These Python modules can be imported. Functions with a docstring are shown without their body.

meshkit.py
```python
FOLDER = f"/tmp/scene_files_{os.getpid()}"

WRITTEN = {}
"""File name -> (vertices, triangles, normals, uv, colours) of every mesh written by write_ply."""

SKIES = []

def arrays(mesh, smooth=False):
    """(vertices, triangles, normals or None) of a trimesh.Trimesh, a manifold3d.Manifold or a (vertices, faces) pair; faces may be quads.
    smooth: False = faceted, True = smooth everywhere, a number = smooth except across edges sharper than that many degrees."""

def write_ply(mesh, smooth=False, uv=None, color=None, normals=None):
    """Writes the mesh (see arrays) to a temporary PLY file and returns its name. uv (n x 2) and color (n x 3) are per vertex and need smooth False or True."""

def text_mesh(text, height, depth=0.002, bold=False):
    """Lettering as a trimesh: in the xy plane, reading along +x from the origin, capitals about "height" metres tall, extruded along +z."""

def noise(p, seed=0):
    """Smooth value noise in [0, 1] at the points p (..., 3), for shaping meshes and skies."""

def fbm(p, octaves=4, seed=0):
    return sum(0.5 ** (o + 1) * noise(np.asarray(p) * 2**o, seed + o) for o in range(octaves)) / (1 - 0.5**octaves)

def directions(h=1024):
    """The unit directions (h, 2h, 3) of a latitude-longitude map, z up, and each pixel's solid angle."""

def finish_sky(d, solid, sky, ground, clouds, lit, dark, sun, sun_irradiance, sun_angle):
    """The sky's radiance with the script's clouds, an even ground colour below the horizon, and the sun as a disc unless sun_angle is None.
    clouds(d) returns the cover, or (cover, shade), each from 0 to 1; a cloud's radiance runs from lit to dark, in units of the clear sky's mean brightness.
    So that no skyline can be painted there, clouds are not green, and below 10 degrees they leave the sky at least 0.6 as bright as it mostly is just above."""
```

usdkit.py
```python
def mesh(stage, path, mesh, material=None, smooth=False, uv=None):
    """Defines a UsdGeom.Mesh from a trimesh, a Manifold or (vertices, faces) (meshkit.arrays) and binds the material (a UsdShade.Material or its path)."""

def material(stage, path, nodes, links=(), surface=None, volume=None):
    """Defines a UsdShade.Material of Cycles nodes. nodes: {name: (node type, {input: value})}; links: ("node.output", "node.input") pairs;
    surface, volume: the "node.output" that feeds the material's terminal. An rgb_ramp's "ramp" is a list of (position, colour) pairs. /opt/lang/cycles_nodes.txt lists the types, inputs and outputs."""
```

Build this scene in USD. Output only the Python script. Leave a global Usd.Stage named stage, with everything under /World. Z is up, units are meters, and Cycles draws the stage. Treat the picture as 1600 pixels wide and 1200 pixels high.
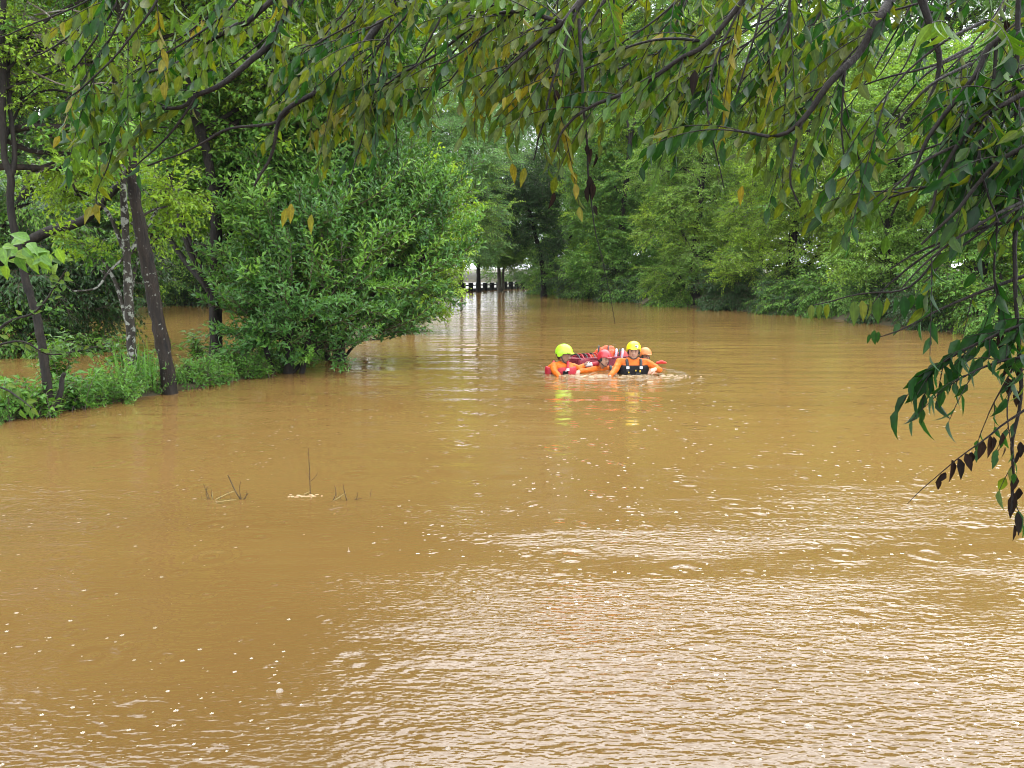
import math, random
import numpy as np, trimesh, manifold3d, usdkit, meshkit
from scipy.spatial.transform import Rotation
from pxr import Usd, UsdGeom, UsdLux, UsdShade, Gf, Sdf, Vt

stage = Usd.Stage.CreateInMemory()
UsdGeom.SetStageUpAxis(stage, 'Z'); UsdGeom.SetStageMetersPerUnit(stage, 1.0)
UsdGeom.Xform.Define(stage, '/World'); UsdGeom.Scope.Define(stage, '/World/Looks')

# ------------------------------------------------------------------ camera, sky, sun, exposure
FPX, CAM_H, PITCH = 1244.0, 1.65, math.radians(8.23)      # focal length in photo pixels, eye height, downward pitch
EXPOSURE = 1.75
SUN_EL, SUN_ROT = math.radians(62), math.radians(25)      # sun behind the cloud, ahead and a little right
SUN_I, SKY_STRENGTH, CLOUD = 0.36, 0.12, 9.8
cam = UsdGeom.Camera.Define(stage, '/World/camera')
cam.CreateHorizontalApertureAttr(36.0); cam.CreateVerticalApertureAttr(27.0)
cam.CreateFocalLengthAttr(36.0 * FPX / 1600.0)
cam.CreateClippingRangeAttr(Gf.Vec2f(0.05, 5000.0))
cam.CreateExposureAttr(EXPOSURE)
_x = UsdGeom.Xformable(cam); _x.AddTranslateOp().Set(Gf.Vec3d(0, 0, CAM_H)); _x.AddRotateXYZOp().Set(Gf.Vec3f(90 - math.degrees(PITCH), 0, 0))

usdkit.material(stage, '/World/Looks/sky', {
    'sky': ('sky_texture', {'sky_type': 'single_scattering', 'sun_disc': False, 'sun_elevation': SUN_EL, 'sun_rotation': SUN_ROT, 'air_density': 1.0, 'aerosol_density': 2.0}),
    'tc': ('texture_coordinate', {}), 'n': ('noise_texture', {'scale': 2.2, 'detail': 5.0, 'roughness': 0.55}),
    'r': ('rgb_ramp', {'ramp': [(0.25, (0.84 * CLOUD, 0.89 * CLOUD, 0.96 * CLOUD)), (0.75, (1.03 * CLOUD, 1.07 * CLOUD, 1.13 * CLOUD))]}),
    'm': ('mix_color', {'fac': 0.96, 'use_clamp': False}), 'bg': ('background_shader', {'strength': SKY_STRENGTH})},
    [('tc.generated', 'n.vector'), ('n.fac', 'r.fac'), ('sky.color', 'm.a'), ('r.color', 'm.b'), ('m.result', 'bg.color')], surface='bg.background')
dome = UsdLux.DomeLight.Define(stage, '/World/sky')
UsdShade.MaterialBindingAPI.Apply(dome.GetPrim()).Bind(UsdShade.Material.Get(stage, '/World/Looks/sky'))
dome.GetPrim().SetCustomDataByKey('kind', 'structure')
sun = UsdLux.DistantLight.Define(stage, '/World/sun')
sun.CreateIntensityAttr(SUN_I); sun.CreateAngleAttr(80.0); sun.CreateColorAttr(Gf.Vec3f(1.0, 0.97, 0.92)); sun.CreateNormalizeAttr(True)
UsdGeom.Xformable(sun).AddRotateXYZOp().Set(Gf.Vec3f(-(90 - math.degrees(SUN_EL)), 0, -math.degrees(SUN_ROT)))

# ------------------------------------------------------------------ helpers
CT, ST = math.cos(PITCH), math.sin(PITCH)
def ray(px, py):
    xr, yu = (px - 800) / FPX, -(py - 600) / FPX
    return np.array([xr, CT + yu * ST, -ST + yu * CT])
def P(px, py, Y):                       # the point of the photo pixel's line of sight at distance Y ahead
    d = ray(px, py); return np.array([0, 0, CAM_H]) + d * (Y / d[1])
def W(px, py, z=0.0):                   # the point of the photo pixel's line of sight on the plane z
    d = ray(px, py); return np.array([0, 0, CAM_H]) + d * ((z - CAM_H) / d[2])
def proj(p):
    p = np.asarray(p, float); q = p - [0, 0, CAM_H]
    f = q[..., 1] * CT - q[..., 2] * ST; u = q[..., 1] * ST + q[..., 2] * CT
    return np.stack([800 + FPX * q[..., 0] / np.maximum(f, 1e-3), 600 - FPX * u / np.maximum(f, 1e-3)], -1)
def unit(v):
    v = np.asarray(v, float); return v / np.maximum(np.linalg.norm(v, axis=-1, keepdims=True), 1e-9)
used = {}
def path_for(name, parent=None):
    base = (str(parent.GetPath()) if parent is not None else '/World') + '/' + name
    n = used.get(base, -1) + 1; used[base] = n
    return base if n == 0 else f'{base}_{n:03d}'
def tag(p, label=None, cat=None, group=None, kind=None):
    for k, v in (('label', label), ('category', cat), ('group', group), ('kind', kind)):
        if v: p.SetCustomDataByKey(k, v)
    return p
def thing(name, label, cat, group=None, loc=None):
    x = UsdGeom.Xform.Define(stage, path_for(name)); 
    if loc is not None: x.AddTranslateOp().Set(Gf.Vec3d(*map(float, loc)))
    return tag(x.GetPrim(), label, cat, group)
ORIGIN = {}
def obj(name, mesh, mat, parent=None, smooth=30, uv=None, label=None, kind=None):
    m = usdkit.mesh(stage, path_for(name, parent), mesh, '/World/Looks/' + mat, smooth=smooth, uv=uv)
    return tag(m.GetPrim(), label, None, None, kind)
def spline(pts, n=24):
    pts = np.asarray(pts, float)
    if len(pts) == 2: return pts[0] + (pts[1] - pts[0]) * np.linspace(0, 1, n)[:, None]
    q = np.vstack([2 * pts[0] - pts[1], pts, 2 * pts[-1] - pts[-2]]); out = []
    seg = np.linspace(0, len(pts) - 1, n)
    for s in seg:
        i = min(int(s), len(pts) - 2); t = s - i; a, b, c, d = q[i:i + 4]
        out.append(0.5 * (2 * b + (c - a) * t + (2 * a - 5 * b + 4 * c - d) * t * t + (3 * b - a - 3 * c + d) * t ** 3))
    return np.array(out)
def tube(pts, radii, sides=7, rough=0.0, seed=0):
    pts = np.asarray(pts, float); n = len(pts); radii = np.broadcast_to(np.asarray(radii, float), n) if np.ndim(radii) < 1 or len(np.atleast_1d(radii)) == n else np.interp(np.linspace(0, 1, n), np.linspace(0, 1, len(radii)), radii)
    t = unit(np.gradient(pts, axis=0)); ref = np.array([0, 0, 1.0]) if abs(t[0][2]) < 0.8 else np.array([1.0, 0, 0])
    u = unit(np.cross(t, ref)); v = np.cross(t, u)
    a = np.arange(sides) * 2 * np.pi / sides
    ring = np.cos(a)[None, :, None] * u[:, None] + np.sin(a)[None, :, None] * v[:, None]
    rr = radii[:, None] * np.ones((1, sides))
    if rough:
        rr = rr * (1 + rough * (meshkit.noise(np.stack([np.arange(n)[:, None] * 0.9 + 0 * a, a[None] * 1.1 + 0 * pts[:, :1], 0 * rr + seed], -1), seed) - 0.5) * 2)
    V = (pts[:, None] + ring * rr[..., None]).reshape(-1, 3)
    i, j = np.meshgrid(np.arange(n - 1), np.arange(sides), indexing='ij'); k = (j + 1) % sides
    A, B, C, D = i * sides + j, i * sides + k, (i + 1) * sides + k, (i + 1) * sides + j
    F = np.concatenate([np.stack([A, B, C], -1).reshape(-1, 3), np.stack([A, C, D], -1).reshape(-1, 3)])
    V = np.vstack([V, pts[:1], pts[-1:]]); c0, c1 = n * sides, n * sides + 1
    F = np.vstack([F, [[c0, (q + 1) % sides, q] for q in range(sides)], [[c1, (n - 1) * sides + q, (n - 1) * sides + (q + 1) % sides] for q in range(sides)]])
    return V, F[:, ::-1]
def join(parts):
    V, F, o = [], [], 0
    for v, f in parts: V.append(v); F.append(np.asarray(f) + o); o += len(v)
    return np.vstack(V), np.vstack(F)
def join_uv(parts):
    V, F, U, o = [], [], [], 0
    for v, f, u in parts: V.append(v); F.append(f + o); U.append(u); o += len(v)
    return np.vstack(V), np.vstack(F), np.vstack(U)
def blob(c, r, sub=2):
    m = trimesh.creation.icosphere(subdivisions=sub); return np.asarray(m.vertices) * r + c, np.asarray(m.faces)
def box(c, s, rz=0.0):
    m = trimesh.creation.box(extents=s); v = np.asarray(m.vertices); co, si = math.cos(rz), math.sin(rz)
    return v @ np.array([[co, si, 0], [-si, co, 0], [0, 0, 1]]) + c, np.asarray(m.faces)

# ------------------------------------------------------------------ materials
TONE = 0.70                             # all surface colours are given against this common scale
def toned(c): return tuple(x * TONE for x in c)
def leaf_material(name, stops, rough=0.42, trans=0.3, tint=(1.5, 1.35, 0.6), stick=(0.05, 0.035, 0.02), spec=0.4, twigmix=0.5):
    usdkit.material(stage, '/World/Looks/' + name, {
        'o': ('object_info', {}), 'tc': ('texture_coordinate', {}), 'sx': ('separate_xyz', {}),
        'a': ('math', {'math_type': 'multiply', 'value2': 1 - twigmix}), 'b': ('math', {'math_type': 'multiply_add', 'value2': twigmix}),
        'r': ('rgb_ramp', {'ramp': [(a, toned(c)) for a, c in stops]}),
        'vn': ('math', {'math_type': 'subtract', 'value2': 0.5}), 'va': ('math', {'math_type': 'absolute'}),
        'mid': ('map_range', {'from_min': 0.0, 'from_max': 0.09, 'to_min': 1.45, 'to_max': 1.0, 'clamp': True}), 'gp': ('geometry', {}), 'mo': ('noise_texture', {'scale': 55.0, 'detail': 3.0, 'roughness': 0.65}),
        'mr': ('map_range', {'from_min': 0.3, 'from_max': 0.7, 'to_min': 0.68, 'to_max': 1.25, 'clamp': True}), 'ml': ('math', {'math_type': 'multiply'}),
        'mm': ('mix_color', {'blend_type': 'multiply', 'fac': 1.0, 'use_clamp': False}), 'cc': ('combine_color', {}),
        'is': ('math', {'math_type': 'less_than', 'value2': -0.5}), 'cs': ('mix_color', {'b': stick}),
        'p': ('principled_bsdf', {'roughness': rough, 'specular_ior_level': spec}),
        'tcol': ('mix_color', {'blend_type': 'multiply', 'fac': 1.0, 'b': tint, 'use_clamp': False}), 't': ('translucent_bsdf', {}),
        'k': ('math', {'math_type': 'multiply_add', 'value2': -trans, 'value3': trans}), 'mx': ('mix_closure', {})},
        [('sx.x', 'a.value1'), ('o.random', 'b.value1'), ('a.value', 'b.value3'), ('b.value', 'r.fac'),
         ('tc.UV', 'sx.vector'), ('sx.y', 'vn.value1'), ('vn.value', 'va.value1'), ('va.value', 'mid.value'),
         ('gp.position', 'mo.vector'), ('mo.fac', 'mr.value'), ('mid.result', 'ml.value1'), ('mr.result', 'ml.value2'), ('ml.value', 'cc.r'), ('ml.value', 'cc.g'), ('ml.value', 'cc.b'), ('r.color', 'mm.a'), ('cc.color', 'mm.b'),
         ('sx.x', 'is.value1'), ('is.value', 'cs.fac'), ('mm.result', 'cs.a'), ('cs.result', 'p.base_color'),
         ('mm.result', 'tcol.a'), ('tcol.result', 't.color'), ('is.value', 'k.value1'), ('k.value', 'mx.fac'),
         ('p.BSDF', 'mx.closure1'), ('t.BSDF', 'mx.closure2')], surface='mx.closure')
S = lambda *c: [(i / max(len(c) - 1, 1), x) for i, x in enumerate(c)]
leaf_material('leaf_green', S((0.040, 0.120, 0.016), (0.092, 0.235, 0.028), (0.160, 0.345, 0.045), (0.26, 0.45, 0.055)))
leaf_material('leaf_dark', S((0.020, 0.058, 0.016), (0.036, 0.095, 0.022), (0.060, 0.150, 0.032)))
leaf_material('leaf_laurel', S((0.030, 0.092, 0.020), (0.055, 0.155, 0.030), (0.090, 0.230, 0.040), (0.18, 0.34, 0.05)), rough=0.35)
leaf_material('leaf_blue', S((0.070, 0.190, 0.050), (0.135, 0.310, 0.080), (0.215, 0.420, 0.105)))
leaf_material('leaf_lime', S((0.13, 0.25, 0.018), (0.25, 0.43, 0.032), (0.38, 0.57, 0.042)), trans=0.4)
leaf_material('leaf_feather', S((0.105, 0.225, 0.034), (0.21, 0.40, 0.056), (0.35, 0.56, 0.085)), trans=0.38)
leaf_material('leaf_olive', S((0.068, 0.101, 0.027), (0.108, 0.149, 0.038), (0.135, 0.189, 0.041)), trans=0.35)
leaf_material('leaf_weed', S((0.061, 0.176, 0.027), (0.108, 0.257, 0.041), (0.162, 0.324, 0.047)), trans=0.4)
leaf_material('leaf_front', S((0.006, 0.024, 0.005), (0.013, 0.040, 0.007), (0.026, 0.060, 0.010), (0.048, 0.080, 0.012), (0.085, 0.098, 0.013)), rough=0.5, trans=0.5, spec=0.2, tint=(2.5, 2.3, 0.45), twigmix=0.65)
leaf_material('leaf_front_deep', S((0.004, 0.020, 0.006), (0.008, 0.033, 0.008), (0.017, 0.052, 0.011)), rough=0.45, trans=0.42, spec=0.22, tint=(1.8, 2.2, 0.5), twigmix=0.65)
leaf_material('leaf_front_bright', S((0.045, 0.11, 0.015), (0.075, 0.15, 0.02), (0.11, 0.165, 0.018)), rough=0.45, trans=0.45, spec=0.2, twigmix=0.65)
leaf_material('leaf_yellow', S((0.11, 0.125, 0.012), (0.16, 0.16, 0.015), (0.22, 0.17, 0.014), (0.24, 0.11, 0.014)), rough=0.5, trans=0.45, spec=0.2, tint=(1.3, 1.2, 0.6), twigmix=0.65)
leaf_material('leaf_withered', S((0.006, 0.0045, 0.004), (0.012, 0.008, 0.006), (0.03, 0.014, 0.008)), rough=0.7, trans=0.05, spec=0.08, twigmix=0.65)
leaf_material('leaf_sapling', S((0.06, 0.16, 0.02), (0.10, 0.22, 0.025), (0.17, 0.28, 0.03)), rough=0.38, trans=0.45, twigmix=0.65)
leaf_material('leaf_grass', S((0.05, 0.11, 0.02), (0.09, 0.15, 0.03), (0.14, 0.17, 0.05)), trans=0.35)
def bark(name, a, b, patch=None, amount=0.6, pscale=9.0):
    a, b, patch = toned(a), toned(b), toned(patch) if patch else None
    nodes = {'g': ('geometry', {}), 'mp': ('mapping', {'scale': (14, 14, 4)}), 'n': ('noise_texture', {'scale': 1.0, 'detail': 5.0, 'roughness': 0.65}), 'r': ('rgb_ramp', {'ramp': [(0.3, a), (0.7, b)]}),
             'bp': ('bump', {'strength': 1.0, 'distance': 0.035}), 'p': ('principled_bsdf', {'roughness': 0.7, 'specular_ior_level': 0.2})}
    links = [('g.position', 'mp.vector'), ('mp.vector', 'n.vector'), ('n.fac', 'r.fac'), ('n.fac', 'bp.height'), ('bp.normal', 'p.normal')]
    if patch is not None:
        nodes |= {'n2': ('noise_texture', {'scale': pscale, 'detail': 3.0, 'roughness': 0.6}), 'r2': ('rgb_ramp', {'ramp': [(amount, (0, 0, 0)), (amount + 0.04, (1, 1, 1))]}), 'mx': ('mix_color', {'b': patch})}
        links += [('g.position', 'n2.vector'), ('n2.fac', 'r2.fac'), ('r2.color', 'mx.fac'), ('r.color', 'mx.a'), ('mx.result', 'p.base_color')]
    else: links.append(('r.color', 'p.base_color'))
    usdkit.material(stage, '/World/Looks/' + name, nodes, links, surface='p.BSDF')
bark('bark_dark', (0.006, 0.005, 0.004), (0.032, 0.025, 0.018))
bark('bark_brown', (0.006, 0.005, 0.0035), (0.036, 0.025, 0.016), (0.22, 0.23, 0.19), 0.64, 18.0)
bark('bark_lichen', (0.018, 0.015, 0.011), (0.08, 0.068, 0.05), (0.30, 0.31, 0.26), 0.53, 13.0)
bark('bark_pale', (0.10, 0.08, 0.06), (0.26, 0.22, 0.17), (0.40, 0.40, 0.36), 0.58, 20.0)
bark('bark_twig', (0.005, 0.004, 0.0035), (0.020, 0.014, 0.010), (0.13, 0.13, 0.12), 0.72, 30.0)
bark('dry_stalk', (0.05, 0.035, 0.02), (0.12, 0.085, 0.045))
bark('straw', (0.26, 0.20, 0.08), (0.42, 0.36, 0.16))
bark('earth', (0.05, 0.035, 0.018), (0.12, 0.085, 0.045))
bark('fence_wood', (0.010, 0.012, 0.012), (0.035, 0.036, 0.034))
def plain(name, c, rough=0.5, var=0.25, scale=30.0, spec=0.5, sheen=0.0):
    c = tuple(x * 0.78 for x in c)
    lo = tuple(x * (1 - var) for x in c); hi = tuple(min(1.0, x * (1 + var)) for x in c)
    usdkit.material(stage, '/World/Looks/' + name, {'g': ('geometry', {}), 'n': ('noise_texture', {'scale': scale, 'detail': 3.0}), 'r': ('rgb_ramp', {'ramp': [(0.3, lo), (0.7, hi)]}),
        'bp': ('bump', {'strength': 0.3, 'distance': 0.004}), 'p': ('principled_bsdf', {'roughness': rough, 'specular_ior_level': spec, 'sheen_weight': sheen})},
        [('g.position', 'n.vector'), ('n.fac', 'r.fac'), ('r.color', 'p.base_color'), ('n.fac', 'bp.height'), ('bp.normal', 'p.normal')], surface='p.BSDF')
plain('skin_light', (0.48, 0.27, 0.18), 0.45, 0.12); plain('skin_tan', (0.26, 0.135, 0.08), 0.45, 0.12)
plain('shirt_orange', (0.66, 0.135, 0.008), 0.55, 0.25, 18.0, 0.25)
plain('helmet_lime', (0.40, 0.80, 0.03), 0.3, 0.06); plain('helmet_yellow', (0.85, 0.68, 0.012), 0.28, 0.06)
plain('helmet_red', (0.50, 0.03, 0.04), 0.3, 0.1); plain('helmet_orange', (0.62, 0.20, 0.05), 0.35, 0.1)
plain('vest_black', (0.007, 0.007, 0.008), 0.7, 0.5, 30.0, 0.2); plain('vest_red', (0.42, 0.012, 0.025), 0.55, 0.2)
plain('strap_black', (0.015, 0.015, 0.016), 0.6, 0.3); plain('tape_white', (0.72, 0.72, 0.72), 0.4, 0.06); plain('tape_yellow', (0.62, 0.42, 0.03), 0.4, 0.1)
plain('bag_red', (0.58, 0.03, 0.02), 0.5, 0.2); plain('bag_orange', (0.72, 0.09, 0.02), 0.5, 0.2); plain('net_maroon', (0.22, 0.015, 0.03), 0.6, 0.3)
plain('sheet_lilac', (0.50, 0.42, 0.52), 0.5, 0.15); plain('eye_dark', (0.015, 0.01, 0.008), 0.25, 0.1); plain('hair_black', (0.010, 0.008, 0.007), 0.5, 0.3); plain('lips', (0.32, 0.11, 0.09), 0.45, 0.1)
plain('foam', (0.55, 0.50, 0.44), 0.35, 0.1, 60.0)
plain('froth_wake', (0.40, 0.29, 0.17), 0.2, 0.15, 40.0)
usdkit.material(stage, '/World/Looks/bubble', {'p': ('principled_bsdf', {'base_color': (0.9, 0.85, 0.75), 'roughness': 0.02, 'transmission_weight': 0.92, 'ior': 1.1})}, surface='p.BSDF')
usdkit.material(stage, '/World/Looks/splash', {'p': ('principled_bsdf', {'base_color': (0.46, 0.38, 0.28), 'roughness': 0.12, 'transmission_weight': 0.55, 'ior': 1.33})}, surface='p.BSDF')
usdkit.material(stage, '/World/Looks/mud', {'g': ('geometry', {}), 'n': ('noise_texture', {'scale': 1.5, 'detail': 6.0}), 'r': ('rgb_ramp', {'ramp': [(0.3, (0.035, 0.03, 0.014)), (0.7, (0.09, 0.07, 0.03))]}),
    'bp': ('bump', {'strength': 0.8, 'distance': 0.05}), 'p': ('principled_bsdf', {'roughness': 0.8})}, [('g.position', 'n.vector'), ('n.fac', 'r.fac'), ('n.fac', 'bp.height'), ('bp.normal', 'p.normal'), ('r.color', 'p.base_color')], surface='p.BSDF')

# muddy flood water: silt colour, clear wet surface, ripples of several sizes, rings of raindrops and the wake round the swimmers
GC = W(955, 584)
def water_material():
    N, L = {}, []
    N['g'] = ('geometry', {})
    def noise(k, scale, rot, detail, rough=0.5):
        N['m' + k] = ('mapping', {'scale': scale, 'rotation': (0, 0, rot)}); N['n' + k] = ('noise_texture', {'scale': 1.0, 'detail': detail, 'roughness': rough})
        L.extend([('g.position', f'm{k}.vector'), (f'm{k}.vector', f'n{k}.vector')]); return f'n{k}.fac'
    def math_(k, t, a, b=None, c=None, **kw):
        d = {'math_type': t, **kw}
        for i, x in enumerate((a, b, c), 1):
            if x is None: continue
            if isinstance(x, str): L.append((x, f'{k}.value{i}'))
            else: d[f'value{i}'] = x
        N[k] = ('math', d); return f'{k}.value'
    fine = noise('f', (19, 44, 1), 0.05, 1.5, 0.5); mid = noise('d', (4.5, 13, 1), 0.07, 2.0); swell = noise('s', (0.5, 1.9, 1), 0.05, 2.0, 0.45)
    patch = noise('p', (0.22, 0.5, 1), 0.1, 2.0)
    N['sp'] = ('separate_xyz', {}); L.append(('g.position', 'sp.vector'))
    N['near'] = ('map_range', {'range_type': 'smoothstep', 'from_min': 7.0, 'from_max': 3.2, 'to_min': 0.16, 'to_max': 1.0, 'clamp': True}); L.append(('sp.y', 'near.value'))
    N['pr'] = ('map_range', {'range_type': 'smoothstep', 'from_min': 0.38, 'from_max': 0.66, 'to_min': 0.22, 'to_max': 1.35, 'clamp': True}); L.append((patch, 'pr.value'))
    amp = math_('amp', 'multiply', 'near.result', 'pr.result')
    h = math_('h1', 'multiply', fine, amp); h = math_('h1b', 'multiply', h, 0.0105)
    hm = math_('h2', 'multiply', mid, amp); h = math_('h2b', 'multiply_add', hm, 0.016, h)
    h = math_('h3', 'multiply_add', swell, 0.034, h)
    for k, sc, fr, am, keep in (('a', 1.3, 34.0, 0.0045, 0.4), ('b', 3.0, 26.0, 0.0028, 0.35)):
        N['v' + k] = ('voronoi_texture', {'scale': sc, 'dimensions': '2D'}); L.append(('g.position', f'v{k}.vector'))
        N['c' + k] = ('separate_color', {}); L.append((f'v{k}.color', f'c{k}.color'))
        w = math_('w' + k, 'multiply', f'v{k}.distance', fr); ph = math_('ph' + k, 'multiply_add', f'c{k}.g', 6.0, w); s = math_('sn' + k, 'sine', ph)
        N['fo' + k] = ('map_range', {'from_min': 0.30, 'from_max': 0.0, 'to_min': 0.0, 'to_max': 1.0, 'clamp': True}); L.append((f'v{k}.distance', f'fo{k}.value'))
        gt = math_('gt' + k, 'greater_than', f'c{k}.r', keep); e = math_('e' + k, 'multiply', s, f'fo{k}.result'); e = math_('e2' + k, 'multiply', e, gt)
        h = math_('hr' + k, 'multiply_add', e, am, h)
    N['mw'] = ('mapping', {'location': (-GC[0], -GC[1], 0)}); L.append(('g.position', 'mw.vector')); N['wk'] = ('separate_xyz', {}); L.append(('mw.vector', 'wk.vector'))
    x2 = math_('x2', 'multiply', 'wk.x', 'wk.x'); r2 = math_('y2', 'multiply_add', 'wk.y', 'wk.y', x2); r = math_('rr', 'sqrt', r2)
    wob = math_('wob', 'multiply_add', mid, 5.0, math_('r9', 'multiply', r, 9.0)); sw = math_('sw', 'sine', wob)
    N['fw'] = ('map_range', {'range_type': 'smoothstep', 'from_min': 2.6, 'from_max': 0.4, 'to_min': 0.0, 'to_max': 0.011, 'clamp': True}); L.append((r, 'fw.value'))
    h = math_('hw', 'multiply_add', sw, 'fw.result', h)
    N['bp'] = ('bump', {'strength': 1.0, 'distance': 1.0, 'filter_width': 0.1}); L.append((h, 'bp.height'))
    silt = noise('c', (0.06, 0.22, 1), 0.08, 3.0)
    N['rc'] = ('rgb_ramp', {'ramp': [(0.3, (0.074, 0.0405, 0.0120)), (0.7, (0.108, 0.0615, 0.0190))]}); L.append((silt, 'rc.fac'))
    N['p'] = ('principled_bsdf', {'roughness': 0.06, 'ior': 1.5, 'specular_ior_level': 0.5}); L.extend([('rc.color', 'p.base_color'), ('bp.normal', 'p.normal')])
    usdkit.material(stage, '/World/Looks/flood', N, L, surface='p.BSDF')
water_material()

# ------------------------------------------------------------------ ground and water
BANK_L = np.array([[-5.9, 7.6], [-5.35, 8.6], [-4.9, 9.6], [-4.45, 10.5], [-3.85, 12], [-3.45, 14], [-3.3, 20], [-3.1, 34], [-4.0, 48], [-6, 60]])
BANK_R = np.array([[14.5, 10], [12.5, 17], [11.0, 22], [10.2, 28], [8.2, 33], [6.1, 37.5], [4.2, 48], [3.2, 60], [2.6, 75]])
def ground_height(x, y):
    z = np.full_like(x, -0.55)
    xl = np.interp(y, BANK_L[:, 1], BANK_L[:, 0]); d = xl - x                       # >0 inside the left verge
    z = np.where((d > -0.3) & (d < 1.9) & (y > 6) & (y < 60), np.maximum(z, 0.07 - 1.2 * np.maximum(0, np.abs(d - 0.62) - 0.42)), z)
    xr = np.interp(y, BANK_R[:, 1], BANK_R[:, 0]); e = x - xr
    z = np.where((y > 9) & (y < 80), np.maximum(z, np.clip(0.35 * (e - 0.3), -0.55, 0.8)), z)
    far = y - (36 + 0.25 * np.abs(x + 12))
    z = np.where(x < -7, np.maximum(z, np.clip(0.15 * far, -0.55, 1.0)), z)
    z = np.where(y > 95, np.maximum(z, np.clip(0.08 * (y - 100), -0.55, 1.2)), z)
    z = np.where(y < 1.2, np.maximum(z, np.clip(0.35 * (0.9 - y), -0.55, 0.25)), z)
    return z + 0.05 * (meshkit.noise(np.stack([x * 2.3, y * 2.3, 0 * x], -1), 3) - 0.5) * np.where(z > -0.5, 1, 0.3)
def axis(*pieces): return np.unique(np.concatenate([np.arange(a, b, s) for a, b, s in pieces]))
gx = axis((-1500, -100, 140), (-100, -14, 4), (-14, 16, 0.3), (16, 100, 4), (100, 1501, 140)); gy = axis((-1500, -40, 140), (-40, 0, 2), (0, 24, 0.3), (24, 100, 0.9), (100, 300, 10), (300, 1701, 140))
def grid(xs, ys, zf):
    X, Y = np.meshgrid(xs, ys, indexing='ij'); V = np.stack([X, Y, zf(X, Y)], -1).reshape(-1, 3); n = len(ys)
    i, j = np.meshgrid(np.arange(len(xs) - 1), np.arange(n - 1), indexing='ij'); a = (i * n + j).ravel()
    return V, np.vstack([np.stack([a, a + n, a + n + 1], 1), np.stack([a, a + n + 1, a + 1], 1)])
tag(obj('ground', grid(gx, gy, ground_height), 'mud', smooth=True), kind='structure')
tag(obj('flood_water', grid(axis((-1500, 1501, 250)), axis((-1500, 1701, 250)), lambda x, y: 0 * x), 'flood', smooth=False), kind='structure')

HAZE = 0.00008
usdkit.material(stage, '/World/Looks/mist', {'v': ('principled_volume', {'color': (0.93, 0.95, 0.97), 'density': HAZE, 'anisotropy': 0.2})}, volume='v.volume')
tag(obj('haze', box(np.array([0, 100, 19.0]), (3300, 3500, 42)), 'mist', smooth=False), kind='stuff')

# ------------------------------------------------------------------ leaves and sprays
def length_seed(b): return float(abs(b[0]).sum() * 7.31) % 1.0
def leaves(base, dr, nrm, length, width, droop=0.15, fold=0.25):
    base, dr = np.asarray(base, float), unit(dr); n = len(base)
    nrm = unit(nrm - (nrm * dr).sum(1, keepdims=True) * dr); side = np.cross(nrm, dr)
    L = np.broadcast_to(length, n)[:, None]; Wd = np.broadcast_to(width, n)[:, None]
    m = base + dr * L * 0.42
    V = np.stack([base, m + side * Wd / 2 + nrm * Wd * fold, m - side * Wd / 2 + nrm * Wd * fold, m, base + dr * L - nrm * L * droop], 1)
    F = np.array([[0, 3, 1], [0, 2, 3], [1, 3, 4], [3, 2, 4]])
    UV = np.stack([np.repeat((np.arange(n) * 0.6180339887 + length_seed(base)) % 1.0, 5), np.tile([.5, 1, 0, .5, .5], n)], 1)          # u: the leaf's own random number, v: across the blade
    return V.reshape(-1, 3), (np.arange(n)[:, None, None] * 5 + F).reshape(-1, 3), UV
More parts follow.
